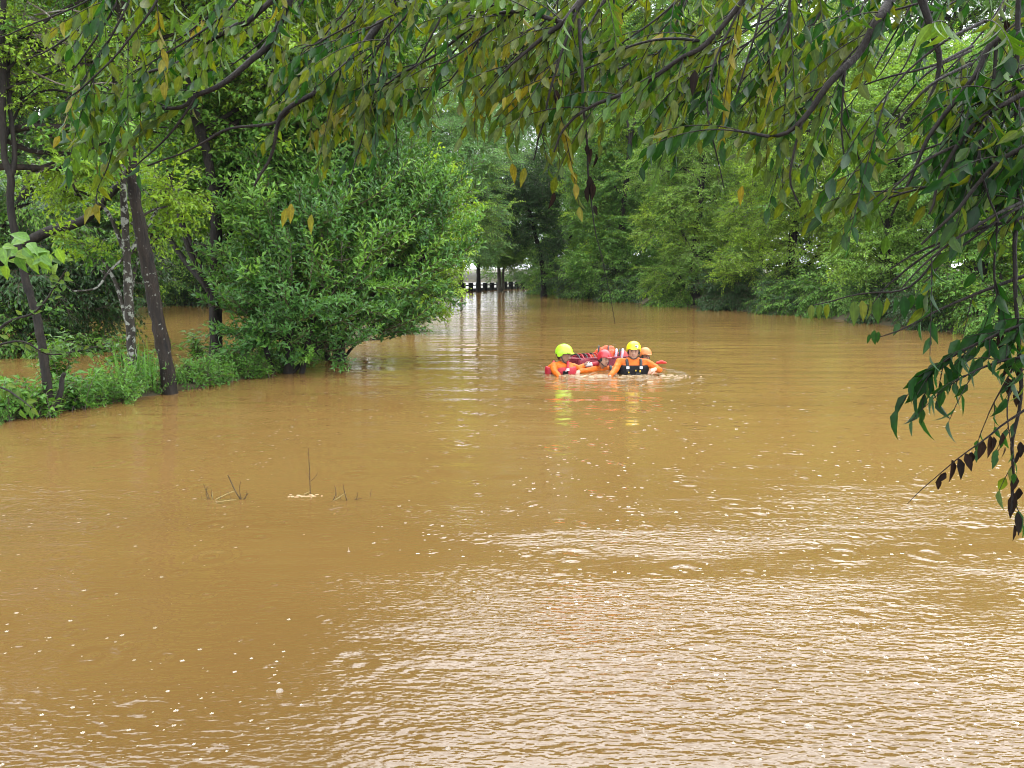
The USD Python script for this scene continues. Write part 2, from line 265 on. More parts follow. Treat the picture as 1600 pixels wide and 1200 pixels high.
def stick_uv(t): return t[0], np.asarray(t[1]), np.full((len(t[0]), 2), -1.0)
def spray(kind, seed):
    rg = np.random.default_rng(seed); parts = []
    K = dict(broad=(0.75, 8, 0.05, 0.125, 0.062, 50), fine=(0.7, 10, 0.034, 0.07, 0.038, 50), laurel=(0.7, 7, 0.027, 0.105, 0.040, 40), feather=(0.75, 9, 0.026, 0.125, 0.040, 55), drape=(0.8, 8, 0.05, 0.105, 0.056, 40), grassy=(0.7, 8, 0.05, 0.16, 0.022, 35))[kind]
    length, shoots, gap, ll, lw, ang = K
    t = np.linspace(0, 1, 10); droop = 0.12 if kind != 'laurel' else -0.22
    ax = np.stack([t * length, 0.05 * np.sin(t * 3 + seed), -droop * t ** 2], 1)
    parts.append(stick_uv(tube(ax, [0.006, 0.002], 4)))
    B, D, Nn, LL = [], [], [], []
    for s in range(shoots + 1):
        if s == shoots: p0, d0, sl = ax[5], unit(ax[-1] - ax[5]), length * 0.5
        else:
            u = 0.12 + 0.8 * s / shoots; p0 = ax[int(u * 9)]; a = math.radians(ang + rg.normal(0, 10)) * (1 if s % 2 else -1)
            d0 = unit([math.cos(a), math.sin(a), rg.normal(0.1, 0.25) + (0.5 if kind == 'laurel' else 0)]); sl = length * (0.52 - 0.25 * u) * rg.uniform(0.8, 1.25)
        n = max(4, int(sl / gap)); q = np.linspace(0.1, 1, n)
        bend = -0.25 if kind in ('broad', 'fine', 'feather') else (-0.9 if kind == 'drape' else 0.3)
        pts = p0 + d0 * (q * sl)[:, None] + np.array([0, 0, 1]) * (bend * sl * q ** 2 * 0.5)[:, None]
        parts.append(stick_uv(tube(np.vstack([[p0], pts]), [0.004, 0.0015], 3)))
        tg = unit(np.gradient(np.vstack([[p0], pts]), axis=0))[1:]
        lat = unit(np.cross(tg, [0, 0, 1.0]))
        sgn = np.where(np.arange(n) % 2, 1.0, -1.0)
        if kind == 'laurel':
            phi = np.arange(n) * 2.4 + rg.uniform(0, 6); upv = np.cross(lat, tg)
            rad = lat * np.cos(phi)[:, None] + upv * np.sin(phi)[:, None]
            d = tg * 0.75 + rad * 0.75 + rg.normal(0, 0.12, (n, 3)); nn = tg * 0.8 - rad * 0.5
        elif kind == 'drape':
            d = lat * sgn[:, None] * 0.5 + tg * 0.3 + [0, 0, -0.8] + rg.normal(0, 0.2, (n, 3)); nn = np.cross(lat, [0, 0, 1.0]) + rg.normal(0, 0.4, (n, 3))
        elif kind == 'feather':
            d = lat * sgn[:, None] + tg * 0.45 + rg.normal(0, 0.1, (n, 3)) - [0, 0, 0.12]; nn = np.tile([0, 0, 1.0], (n, 1)) + rg.normal(0, 0.5, (n, 3))
        else:
            d = lat * sgn[:, None] * 0.85 + tg * 0.6 + [0, 0, -0.40] + rg.normal(0, 0.32, (n, 3)); nn = np.tile([0, 0, 0.8], (n, 1)) + rg.normal(0, 0.75, (n, 3))
        B.append(pts); D.append(d); Nn.append(nn); LL.append(np.full(n, ll) * rg.uniform(0.7, 1.2, n) * (1 - 0.25 * q))
    B, D, Nn, LL = np.vstack(B), np.vstack(D), np.vstack(Nn), np.concatenate(LL)
    parts.append(leaves(B, D, Nn, LL, LL * lw / ll, 0.18 if kind != 'laurel' else 0.08))
    return join_uv(parts)
SPRAY = {}
stage.CreateClassPrim('/World/sprays')
for kind in ('broad', 'fine', 'laurel', 'feather', 'drape', 'grassy'):
    for s in range(3):
        v, f, u = spray(kind, s * 7 + 3); p = f'/World/sprays/{kind}_{s}'
        usdkit.mesh(stage, p, (v, f), '/World/Looks/leaf_green', smooth=False, uv=u); SPRAY[kind, s] = p
def scatter(path, kind, mat, pos, R, scale):
    pi = UsdGeom.PointInstancer.Define(stage, path); rel = pi.CreatePrototypesRel()
    for s in range(3):
        m = UsdGeom.Mesh.Define(stage, f'{path}/spray_{s}'); m.GetPrim().GetReferences().AddInternalReference(SPRAY[kind, s])
        UsdShade.MaterialBindingAPI.Apply(m.GetPrim()).Bind(UsdShade.Material.Get(stage, '/World/Looks/' + mat)); rel.AddTarget(m.GetPath())
    q = Rotation.from_matrix(R).as_quat()
    pi.CreatePositionsAttr(Vt.Vec3fArray.FromNumpy(np.asarray(pos, np.float32)))
    pi.CreateOrientationsAttr(Vt.QuathArray([Gf.Quath(float(a[3]), float(a[0]), float(a[1]), float(a[2])) for a in q]))
    pi.CreateScalesAttr(Vt.Vec3fArray.FromNumpy(np.repeat(np.asarray(scale, np.float32)[:, None], 3, 1)))
    pi.CreateProtoIndicesAttr(Vt.IntArray.FromNumpy((np.arange(len(pos)) % 3).astype(np.int32)))
    tag(pi.GetPrim(), kind='stuff'); return pi
def frames(xd, up):
    x = unit(xd); y = unit(np.cross(up, x)); z = np.cross(x, y); return np.stack([x, y, z], 2)
rng = np.random.default_rng(11)
def clump_sprays(c, r, n, lift, rg, hollow=0.55, lean=(0, 0, 0)):
    d = unit(rg.normal(size=(n, 3))); d[:, 2] = np.where(d[:, 2] < -0.4, d[:, 2] * 0.6, d[:, 2]); d = unit(d)
    lump = 0.72 + 0.56 * meshkit.noise(d * 2.3 + rg.uniform(0, 50), 5)
    rad = (hollow + (1 - hollow) * rg.uniform(0, 1, n) ** 0.7) * lump
    p = c + d * r * rad[:, None]
    xd = unit(d * r) * 0.9 + rg.normal(0, 0.35, (n, 3)) + [0, 0, lift] + np.asarray(lean, float)
    up = np.tile([0, 0, 1.0], (n, 1)) + rg.normal(0, 0.25, (n, 3)) + d * 0.3
    return p - unit(xd) * 0.3, frames(xd, up)
DENSITY = 1.5
ALT = {'leaf_green': 'leaf_lime', 'leaf_dark': 'leaf_green', 'leaf_laurel': 'leaf_green', 'leaf_blue': 'leaf_feather', 'leaf_lime': 'leaf_green', 'leaf_feather': 'leaf_lime', 'leaf_olive': 'leaf_lime'}
SHRINK = 0.93
def tree(name, label, cat, Y, trunk, r, clumps, kind, mat, barkmat='bark_dark', dens=7.0, scale=1.0, lift=0.0, group=None, lean=(0, 0, 0), hollow=0.68, stems=(), limbs=True, seed=None, other=0.28):
    """trunk: photo pixels at distance Y (or pixel and distance); clumps: (px, py, Y or None, rx px, ry px [, depth factor])."""
    global rng
    if seed is not None: rng = np.random.default_rng(seed)
    t = thing(name, label, cat, group)
    pts = [P(q[0], q[1], q[2] if len(q) > 2 else Y) for q in trunk]
    pts[0][2] = min(pts[0][2], -0.15) if pts[0][2] > -0.3 else pts[0][2]
    path = spline(pts, 8 + 5 * len(pts))
    rad = np.linspace(r, r * 0.55, len(path)); rad[0] *= 1.6; rad[1] *= 1.32; rad[2] *= 1.14
    obj('trunk', tube(path, rad, 14, 0.22, int(Y * 7)), barkmat, t, smooth=True)
    for st in stems:
        sp = [P(q[0], q[1], q[2] if len(q) > 2 else Y) for q in st[1:]]
        obj('stem', tube(spline(sp, 18), [st[0], st[0] * 0.6], 8, 0.1, 3), barkmat, t, smooth=True)
    pos, Rm, sc, alt = [], [], [], []
    for c in clumps:
        cy = c[2] or Y; ctr = P(c[0], c[1], cy); k = cy / FPX; rr = np.array([c[3] * k, 0.5 * (c[3] + c[4]) * k * (c[5] if len(c) > 5 else 0.85), c[4] * k]) * SHRINK
        area = 4 * math.pi * ((rr[0] * rr[1]) ** 1.6 / 3 + (rr[0] * rr[2]) ** 1.6 / 3 + (rr[1] * rr[2]) ** 1.6 / 3) ** (1 / 1.6)
        n = max(10, int(DENSITY * dens * area / scale ** 2))
        p, R = clump_sprays(ctr, rr, n, lift, rng, hollow, lean)
        keep = p[:, 2] > 0.12 * scale; p, R = p[keep], R[keep]
        pos.append(p); Rm.append(R); sc.append(rng.uniform(0.75, 1.3, len(p)) * scale); alt.append(rng.uniform(0, 1, len(p)) < (0.75 if rng.uniform() < other else 0.06))
        if limbs:
            i = int(np.argmin(np.linalg.norm(path - (ctr - [0, 0, 0.45 * np.linalg.norm(ctr - path[-1]) * 0.5 + 0.2]), axis=1))); a = path[i]
            L = np.linalg.norm(ctr - a); r0 = min(rad[i] * 0.6, 0.02 + 0.02 * L)
            ms = [tube(spline([a, a + (ctr - a) * 0.5 + [0, 0, 0.08 * L] + rng.normal(0, 0.05 * L, 3), ctr], 10), [r0, r0 * 0.5], 6)]
            for _ in range(6):
                d = unit(rng.normal(size=3) + [0, 0, 0.2 + lift]); s = ctr - (ctr - a) * rng.uniform(0, 0.35); e = ctr + d * rr * 0.85
                ms.append(tube(spline([s, (s + e) / 2 + rng.normal(0, 0.06 * rr.mean(), 3), e], 7), [r0 * 0.45, 0.006], 4))
            obj('branch', join(ms), barkmat, t, smooth=True)
    pos, Rm, sc, alt = np.vstack(pos), np.concatenate(Rm), np.concatenate(sc), np.concatenate(alt)
    for sel, mt in ((~alt, mat), (alt, ALT[mat])):
        if sel.sum(): scatter(path_for('crown', t), kind, mt, pos[sel], Rm[sel], sc[sel])
    return t
# ------------------------------------------------------------------ left verge: trees on the strip between the flooded road and the flooded field
tree('broadleaf_tree', 'tree with a thick dark leaning trunk rising from the left verge', 'tree', 10.5,
     [(268, 618), (258, 560), (243, 480), (228, 400), (214, 330), (204, 255), (197, 150), (190, 20), (182, -180), (180, -380)], 0.096,
     [(150, -190, 10.6, 190, 120), (290, -160, 10.8, 150, 110), (200, -380, 10.5, 260, 160), (60, -60, 10.8, 120, 70), (330, 30, 11.2, 110, 55), (120, 60, 11.0, 80, 45)], 'broad', 'leaf_green', 'bark_brown', 4.5, 0.9, 0.1, seed=1)
tree('lichen_tree', 'slim tree with a pale lichen-blotched straight trunk on left verge', 'tree', 10.8,
     [(210, 606), (205, 540), (200, 450), (197, 380), (193, 300), (188, 190), (192, 60), (200, -90)], 0.062,
     [(240, 360, 11.3, 45, 26), (150, 390, 11.0, 50, 24), (260, 300, 11.4, 60, 35), (110, 290, 11.0, 60, 30), (200, -150, 10.8, 110, 80)], 'broad', 'leaf_lime', 'bark_lichen', 4.0, 0.7, 0.1,
     stems=[(0.018, (197, 400, 10.8), (170, 425, 10.7), (150, 450, 10.6), (115, 455, 10.6)), (0.02, (205, 350, 10.8), (235, 330, 11.0), (262, 322, 11.1))], seed=2)
forked = tree('forked_tree', 'thin dark tree with forked base at the left end of the verge', 'tree', 8.9,
     [(82, 652), (72, 590), (63, 524), (50, 470), (38, 430), (18, 335), (16, 277), (6, 233), (4, 100), (8, -80)], 0.05,
     [(70, 60, 9.2, 90, 45), (150, 95, 9.4, 70, 40), (40, 150, 9.3, 70, 40), (-60, 60, 9.0, 100, 80), (20, -110, 9.0, 140, 80)], 'fine', 'leaf_lime', 'bark_dark', 4.0, 0.75, 0.1,
     stems=[(0.035, (84, 640, 8.9), (95, 612, 8.95), (97, 592, 9.0), (101, 583, 9.0)), (0.03, (17, 277, 8.9), (23, 240, 8.95), (14, 150, 9), (13, 58, 9)),
            (0.02, (13, 150, 9), (60, 80, 9.2), (110, 75, 9.3), (180, 105, 9.4)), (0.018, (40, 60, 9), (90, 20, 9.2), (150, -10, 9.3)), (0.014, (14, 170, 9), (80, 140, 9.2), (160, 160, 9.4), (210, 130, 9.5)),
            (0.012, (30, 55, 9.1), (80, 75, 9.2), (130, 100, 9.2), (180, 95, 9.3), (205, 75, 9.3)), (0.010, (100, 85, 9.2), (150, 60, 9.2), (210, 50, 9.3)), (0.010, (60, 70, 9.1), (110, 120, 9.2), (150, 130, 9.2), (190, 150, 9.3))], seed=3)
rt = np.random.default_rng(14)
for k in range(16):
    x0, y0 = rt.uniform(-10, 70), rt.uniform(0, 110); x1, y1 = x0 + rt.uniform(70, 170), y0 + rt.uniform(-10, 70); yy = 9.0 + rt.uniform(0, 0.4)
    obj('twig', tube(spline([P(x0, y0, yy), P(x0 * .6 + x1 * .4, (y0 + y1) / 2 + rt.normal(0, 12), yy), P(x1 * .8 + x0 * .2, y1 + rt.normal(0, 8), yy + .1), P(x1, y1 + rt.normal(0, 14), yy + .1)], 14), [0.011, 0.004], 5, 0.2, k), 'bark_pale', forked, smooth=True)
tree('limbed_tree', 'tree at left frame edge reaching one long bare dark limb over water', 'tree', 9.3,
     [(-130, 690), (-140, 500), (-120, 330), (-90, 240), (-70, 60), (-60, -150)], 0.13,
     [(150, 200, 9.3, 70, 28), (110, 265, 9.2, 50, 20), (-60, -180, 9.3, 200, 140), (-150, 150, 9.2, 110, 120)], 'broad', 'leaf_green', 'bark_brown', 4.5, 0.7, 0.1,
     stems=[(0.035, (-100, 265, 9.3), (-40, 200, 9.3), (0, 215, 9.3), (50, 236, 9.3), (100, 240, 9.3), (136, 243, 9.3)), (0.018, (130, 243, 9.3), (152, 228, 9.3), (166, 222, 9.3)), (0.02, (128, 243, 9.3), (125, 262, 9.3), (115, 285, 9.3), (118, 305, 9.2))], seed=4)
tree('drooping_tree', 'dark tree hanging low over the flooded field behind the left verge', 'tree', 16.0,
     [(-40, 580), (-30, 480), (0, 390), (30, 330), (60, 260)], 0.2,
     [(30, 440, 16, 120, 80), (130, 470, 16.5, 70, 70), (30, 530, 15.5, 110, 45), (105, 535, 16.5, 40, 30), (170, 400, 17, 80, 60), (50, 330, 16.5, 120, 70), (180, 300, 17.5, 90, 60), (-100, 400, 15.5, 120, 120)], 'drape', 'leaf_dark', 'bark_dark', 7.5, 1.0, -0.1,
     stems=[(0.10, (40, 380, 15.0), (75, 362, 14.8), (115, 350, 14.6), (140, 338, 14.5), (170, 305, 14.5), (190, 285, 14.6))], seed=5)
tree('crooked_tree', 'crooked dark tree with a pale broken limb behind the laurel shrub', 'tree', 13.4,
     [(338, 590), (336, 480), (338, 400), (336, 330), (325, 250), (300, 150), (290, 20), (300, -150)], 0.11,
     [(330, 270, 14, 70, 50), (420, 230, 14.2, 110, 70), (280, 190, 14, 100, 60), (430, 130, 14.5, 140, 80), (250, 330, 14.6, 60, 45), (310, 60, 14.2, 130, 80), (490, 210, 14.8, 100, 80), (300, -120, 14, 200, 110), (480, -40, 14.5, 180, 120), (560, 110, 15.5, 110, 90), (390, 320, 14, 70, 45)], 'broad', 'leaf_green', 'bark_dark', 6.0, 0.95, 0.0,
     stems=[(0.07, (336, 470, 13.4), (310, 420, 13.3), (290, 370, 13.3), (275, 310, 13.4), (262, 260, 13.5)), (0.035, (318, 425, 13.2), (308, 400, 13.2), (296, 372, 13.2), (290, 355, 13.2)),
            (0.022, (365, 455, 13.0), (352, 425, 13.0), (338, 395, 13.1), (318, 383, 13.1), (298, 378, 13.2))], seed=6)
tree('laurel_shrub', 'dense dark laurel shrub at the water edge, nearer of the pair', 'shrub', 12.6,
     [(450, 592), (452, 540), (450, 470), (440, 400)], 0.08,
     [(450, 520, 12.5, 55, 62), (415, 500, 12.8, 40, 66), (480, 470, 12.6, 75, 70), (420, 425, 12.9, 60, 50), (500, 540, 12.9, 50, 42), (480, 390, 13.0, 85, 60), (440, 340, 13.3, 85, 55), (540, 440, 12.9, 60, 50)], 'laurel', 'leaf_laurel', 'bark_dark', 7.2, 1.2, 0.15, lean=(0.25, -0.2, 0.1),
     stems=[(0.05, (470, 592, 12.6), (480, 540, 12.7), (495, 480, 12.8), (510, 420, 13)), (0.05, (430, 592, 12.6), (415, 540, 12.6), (405, 470, 12.7))], seed=7)
laurel = tree('laurel_tree', 'broad dark laurel tree leaning right over the flooded road', 'tree', 14.4,
     [(528, 568), (530, 520), (540, 440), (560, 370), (600, 290)], 0.13,
     [(540, 500, 14.0, 60, 50), (590, 480, 14.2, 60, 50), (600, 420, 14.3, 80, 55), (660, 420, 14.7, 60, 42), (570, 350, 14.4, 90, 60), (650, 355, 14.9, 75, 50), (560, 290, 14.8, 90, 60), (640, 300, 15.2, 70, 50), (530, 380, 14.2, 80, 60), (575, 520, 14.3, 45, 32), (500, 290, 14.6, 80, 60)], 'laurel', 'leaf_laurel', 'bark_dark', 6.6, 1.3, 0.15, lean=(0.75, -0.3, 0.15),
     stems=[(0.06, (515, 568, 14.4), (500, 500, 14.3), (490, 420, 14.4)), (0.05, (530, 520, 14.4), (570, 470, 14.4), (620, 430, 14.6), (670, 400, 14.8))], seed=8)
rt = np.random.default_rng(15)
for (x0, y0, x1, y1) in [(470, 500, 640, 372), (520, 430, 655, 330), (430, 470, 545, 430), (560, 470, 690, 405), (500, 545, 590, 470), (540, 330, 640, 250), (420, 450, 480, 360), (590, 520, 700, 455)]:
    yy = 12.35 + 0.007 * (x0 - 430); q = [P(x0, y0, yy + .5), P((x0 + x1) / 2, (y0 + y1) / 2 + 12, yy + .1), P(x1, y1, yy + .1)]; sp = spline(q, 16)
    ms = [stick_uv(tube(sp, [0.013, 0.004], 5))]; m = 26; u = np.linspace(0.35, 1, m); p = np.stack([np.interp(u, np.linspace(0, 1, 16), sp[:, k]) for k in range(3)], 1); tg = unit(sp[-1] - sp[0])
    ph = np.arange(m) * 2.4; e1 = unit(np.cross(tg, [0, 1.0, 0])); e2 = np.cross(tg, e1); rad = e1 * np.cos(ph)[:, None] + e2 * np.sin(ph)[:, None]
    ms.append(leaves(p, tg * 0.8 + rad * 0.8 + rt.normal(0, .12, (m, 3)), tg * .8 - rad * .5, rt.uniform(.09, .14, m), 0.042, 0.1)); v, f, uu = join_uv(ms)
    obj('shoot', (v, f), 'leaf_green', laurel, smooth=False, uv=uu)
tree('lime_leaved_tree', 'small yellow-green tree drooping over the bend past the laurel', 'tree', 21.0,
     [(640, 515), (645, 460), (660, 400), (675, 340)], 0.09,
     [(685, 395, 21, 40, 40), (690, 440, 21, 28, 30), (655, 470, 21, 40, 30), (690, 340, 22, 45, 50), (640, 420, 21.5, 45, 40), (660, 290, 22.5, 55, 40)], 'broad', 'leaf_lime', 'bark_dark', 6.0, 0.95, 0.0, seed=9)
tree('yellow_shrub', 'low yellowish straggling shrub standing in water at the bend', 'shrub', 20.5,
     [(622, 528), (625, 515), (630, 500)], 0.04, [(622, 512, 20.5, 36, 12), (640, 505, 20.6, 22, 12), (605, 520, 20.4, 20, 9)], 'grassy', 'leaf_olive', 'dry_stalk', 7.0, 0.7, 0.4, limbs=False, seed=10)

# ------------------------------------------------------------------ trees beyond the flooded field on the left
FIELD = [('tall dense tree across the field, behind the forked tree', 27, [(20, 503), (25, 380), (30, 200), (30, 0)], [(20, 420, 27, 90, 70), (70, 330, 27.5, 100, 80), (0, 230, 27, 110, 90), (80, 180, 28, 110, 80), (40, 80, 28, 130, 90), (60, -40, 28, 150, 90), (-80, 330, 27, 90, 100)], 'leaf_dark'),
         ('dense tree across the field, seen left of the lichen trunk', 30, [(150, 497), (155, 380), (160, 180), (165, -20)], [(150, 430, 30, 90, 55), (160, 350, 30, 90, 70), (150, 240, 30, 100, 80), (190, 130, 30, 110, 90), (180, 10, 31, 130, 90), (180, -100, 31, 160, 90)], 'leaf_green'),
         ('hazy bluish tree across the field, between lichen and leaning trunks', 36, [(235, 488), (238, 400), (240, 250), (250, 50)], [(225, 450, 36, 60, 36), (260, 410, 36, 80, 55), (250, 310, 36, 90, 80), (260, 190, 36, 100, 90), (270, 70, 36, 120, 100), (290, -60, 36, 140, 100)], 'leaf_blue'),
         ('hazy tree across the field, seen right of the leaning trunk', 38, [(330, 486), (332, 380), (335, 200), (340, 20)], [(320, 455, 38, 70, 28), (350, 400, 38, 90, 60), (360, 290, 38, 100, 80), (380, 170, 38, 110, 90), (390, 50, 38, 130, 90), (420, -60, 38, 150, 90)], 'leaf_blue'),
         ('dark tree across the field, hidden low behind the laurel', 34, [(430, 491), (435, 380), (450, 200), (455, 20)], [(430, 430, 34, 80, 50), (460, 330, 34, 110, 80), (470, 210, 34, 120, 90), (490, 90, 34, 130, 90), (510, -40, 34, 150, 90)], 'leaf_green'),
         ('leafy tree past the left frame edge across the field', 25, [(-120, 507), (-115, 350), (-110, 100)], [(-90, 440, 25, 100, 60), (-110, 320, 25, 110, 90), (-110, 160, 25, 130, 110), (-120, 0, 25, 150, 110)], 'leaf_green')]
for i, (lab, Y, tr, cl, mt) in enumerate(FIELD):
    tree('field_tree', lab, 'tree', Y, tr, 0.2, cl, 'broad' if i % 2 else 'fine', mt, 'bark_dark', 3.6 if i != 5 else 2.5, 1.5, -0.05, group='trees beyond the flooded field', seed=20 + i)

# ------------------------------------------------------------------ trees closing the end of the flooded road
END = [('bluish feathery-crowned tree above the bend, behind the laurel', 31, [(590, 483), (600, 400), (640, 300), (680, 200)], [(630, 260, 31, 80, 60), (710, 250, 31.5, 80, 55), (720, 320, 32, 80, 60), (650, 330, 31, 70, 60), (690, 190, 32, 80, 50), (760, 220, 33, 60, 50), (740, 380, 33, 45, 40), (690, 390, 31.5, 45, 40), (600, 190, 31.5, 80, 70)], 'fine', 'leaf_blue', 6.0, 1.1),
       ('tall dark tree over the bend, crown above the bluish tree', 36, [(560, 478), (570, 350), (600, 200), (640, 50)], [(600, 110, 36, 90, 70), (690, 70, 37, 90, 60), (570, 30, 36, 110, 80), (670, -50, 37, 110, 70), (740, 0, 38, 80, 60), (560, 220, 36, 80, 90), (560, -110, 36, 130, 80), (700, 140, 38, 70, 40), (700, -140, 37, 110, 70), (770, 90, 39, 60, 45), (780, -90, 38, 90, 60), (620, -190, 36, 140, 70)], 'broad', 'leaf_green', 4.5, 1.3),
       ('dark straight-trunked tree standing at the post fence', 57, [(748, 456), (747, 420), (745, 370), (745, 300)], [(735, 375, 57, 50, 34), (770, 340, 57, 55, 45), (730, 310, 57, 60, 45), (780, 280, 58, 60, 50), (760, 400, 59, 30, 20)], 'fine', 'leaf_green', 4.0, 1.6),
       ('light layered-crown tree with pale twin trunk before the fence', 58, [(781, 455), (780, 430), (778, 400)], [(780, 402, 58, 42, 16), (800, 390, 58, 36, 18), (765, 388, 58.5, 34, 16), (785, 375, 58.5, 40, 20)], 'feather', 'leaf_feather', 7.0, 1.2),
       ('dark shaded tree over the far right end of the road', 48, [(850, 462), (848, 420), (835, 360), (820, 300)], [(815, 330, 48, 50, 40), (850, 370, 48, 36, 34), (830, 280, 48, 60, 45), (790, 290, 49, 45, 36), (858, 420, 48, 20, 28)], 'broad', 'leaf_dark', 6.0, 1.3),
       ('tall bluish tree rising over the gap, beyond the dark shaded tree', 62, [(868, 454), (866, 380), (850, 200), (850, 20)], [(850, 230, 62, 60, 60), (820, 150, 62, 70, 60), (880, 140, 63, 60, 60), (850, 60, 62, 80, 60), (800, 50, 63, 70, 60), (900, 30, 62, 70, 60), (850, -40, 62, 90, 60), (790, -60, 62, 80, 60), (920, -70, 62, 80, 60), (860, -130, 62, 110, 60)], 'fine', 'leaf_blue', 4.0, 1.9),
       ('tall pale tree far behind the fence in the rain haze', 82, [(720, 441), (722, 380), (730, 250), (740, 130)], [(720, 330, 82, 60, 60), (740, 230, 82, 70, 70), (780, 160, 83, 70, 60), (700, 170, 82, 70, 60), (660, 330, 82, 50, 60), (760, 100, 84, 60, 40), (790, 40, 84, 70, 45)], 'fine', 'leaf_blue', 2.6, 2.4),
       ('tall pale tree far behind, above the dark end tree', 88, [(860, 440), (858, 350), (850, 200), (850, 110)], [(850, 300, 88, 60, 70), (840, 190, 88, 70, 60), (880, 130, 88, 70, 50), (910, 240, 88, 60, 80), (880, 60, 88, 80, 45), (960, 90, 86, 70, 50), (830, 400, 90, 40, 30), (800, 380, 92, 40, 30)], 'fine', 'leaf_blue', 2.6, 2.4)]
for i, (lab, Y, tr, cl, kd, mt, dn, sc) in enumerate(END):
    tree('roadside_tree', lab, 'tree', Y, tr, 0.17 if Y > 40 else 0.15, cl, kd, mt, 'bark_pale' if i == 3 else 'bark_dark', dn, sc, 0.0, group='trees at the end of the flooded road', seed=30 + i,
         stems=[(0.11, (787, 454, 58), (786, 430, 58), (790, 400, 58))] if i == 3 else ())

# ------------------------------------------------------------------ right bank
RIGHT = [('dark green tree at the far corner of the right bank', 56, [(885, 456), (885, 420), (895, 350)], [(885, 415, 56, 40, 30), (905, 370, 56, 50, 40), (885, 330, 56, 40, 40), (920, 430, 54, 40, 24), (940, 310, 58, 50, 50)], 'broad', 'leaf_green', 5.0, 1.4),
         ('rounded green tree on right bank behind the rescuers', 42, [(965, 468), (965, 420), (975, 320), (985, 220)], [(955, 420, 42, 65, 36), (1000, 370, 42, 70, 45), (950, 350, 43, 55, 45), (1000, 290, 43, 80, 50), (930, 280, 44, 50, 50), (1000, 210, 44, 80, 50), (950, 190, 45, 60, 45), (1000, 120, 45, 80, 50), (950, 60, 45, 80, 45), (1030, 30, 45, 80, 45), (1040, 430, 41, 40, 30)], 'broad', 'leaf_green', 5.5, 1.25),
         ('pale feathery tree with drooping sprays on right bank', 35, [(1090, 478), (1085, 420), (1095, 300), (1110, 180)], [(1060, 430, 35, 55, 32), (1110, 390, 34.5, 80, 45), (1060, 350, 35.5, 70, 40), (1120, 310, 35, 90, 50), (1060, 260, 36, 70, 45), (1130, 220, 36, 90, 50), (1090, 160, 37, 80, 45), (1170, 150, 37, 70, 45), (1120, 80, 37, 80, 45)], 'fine', 'leaf_feather', 6.0, 1.3),
         ('bright yellow-green feathery tree at middle of right bank', 30.5, [(1240, 488), (1235, 420), (1245, 320), (1265, 180)], [(1190, 410, 31, 70, 45), (1270, 380, 30, 80, 50), (1210, 330, 31, 80, 50), (1300, 300, 30, 90, 55), (1230, 250, 31, 80, 50), (1310, 210, 31, 90, 50), (1260, 150, 32, 90, 45), (1350, 370, 29, 60, 50), (1330, 130, 32, 80, 45), (1270, 70, 32, 90, 45), (1240, 0, 33, 80, 45)], 'fine', 'leaf_lime', 6.0, 1.3),
         ('grey-green tree with dark trunk on right bank, right of bright one', 25, [(1397, 506), (1395, 440), (1390, 340), (1410, 200)], [(1380, 400, 25, 80, 45), (1450, 360, 25, 80, 55), (1380, 300, 25.5, 90, 55), (1460, 250, 25, 90, 60), (1400, 180, 26, 100, 55), (1480, 130, 26, 100, 55), (1420, 90, 27, 90, 40)], 'broad', 'leaf_feather', 5.5, 0.95),
         ('shaded broadleaf tree on right bank by the right edge', 21, [(1530, 520), (1530, 440), (1535, 330), (1560, 200)], [(1520, 420, 21, 90, 60), (1590, 350, 21, 100, 70), (1530, 270, 21.5, 100, 70), (1620, 200, 21, 120, 80), (1560, 130, 22, 110, 60), (1660, 420, 20, 90, 80), (1690, 90, 21, 130, 70)], 'broad', 'leaf_green', 5.5, 1.0),
         ('leafy tree beyond the right edge of the right bank', 18, [(1790, 545), (1790, 400), (1800, 200)], [(1780, 420, 18, 130, 90), (1830, 280, 18, 150, 100), (1790, 130, 18, 150, 100)], 'broad', 'leaf_green', 3.0, 1.2),
         ('tall tree in the back row of right bank above the bright tree', 44, [(1180, 466), (1180, 350), (1185, 200), (1150, 40)], [(1160, 250, 44, 90, 70), (1130, 130, 45, 70, 45), (1210, 160, 44, 90, 50), (1250, 100, 46, 80, 34), (1060, 150, 46, 60, 45), (1040, 90, 46, 70, 40), (1150, 50, 46, 90, 40), (980, 120, 47, 60, 45), (1080, 10, 46, 90, 45), (1180, -40, 46, 100, 50), (1000, -40, 47, 90, 50), (950, -110, 47, 100, 55), (1080, -130, 47, 110, 60), (1200, -140, 46, 120, 60), (1300, -100, 45, 110, 60)], 'fine', 'leaf_green', 4.0, 1.6),
         ('tall tree in the back row of right bank, rightmost', 36, [(1480, 478), (1480, 350), (1490, 150), (1500, 40)], [(1450, 200, 36, 120, 90), (1380, 110, 37, 90, 40), (1530, 90, 36, 130, 50), (1600, 40, 36, 120, 50), (1540, 250, 36, 120, 100), (1680, 40, 35, 130, 70), (1400, 20, 37, 100, 50), (1500, -30, 36, 130, 60), (1340, -20, 37, 100, 45), (1640, -60, 36, 130, 60), (1420, -110, 37, 130, 60), (1560, -140, 36, 140, 70), (1700, -140, 36, 140, 70)], 'fine', 'leaf_green', 4.0, 1.6)]
for i, (lab, Y, tr, cl, kd, mt, dn, sc) in enumerate(RIGHT):
    tree('bank_tree', lab, 'tree', Y, tr, 0.2, cl, kd, mt, 'bark_dark', dn, sc, -0.05, group='trees along the right bank', seed=50 + i)
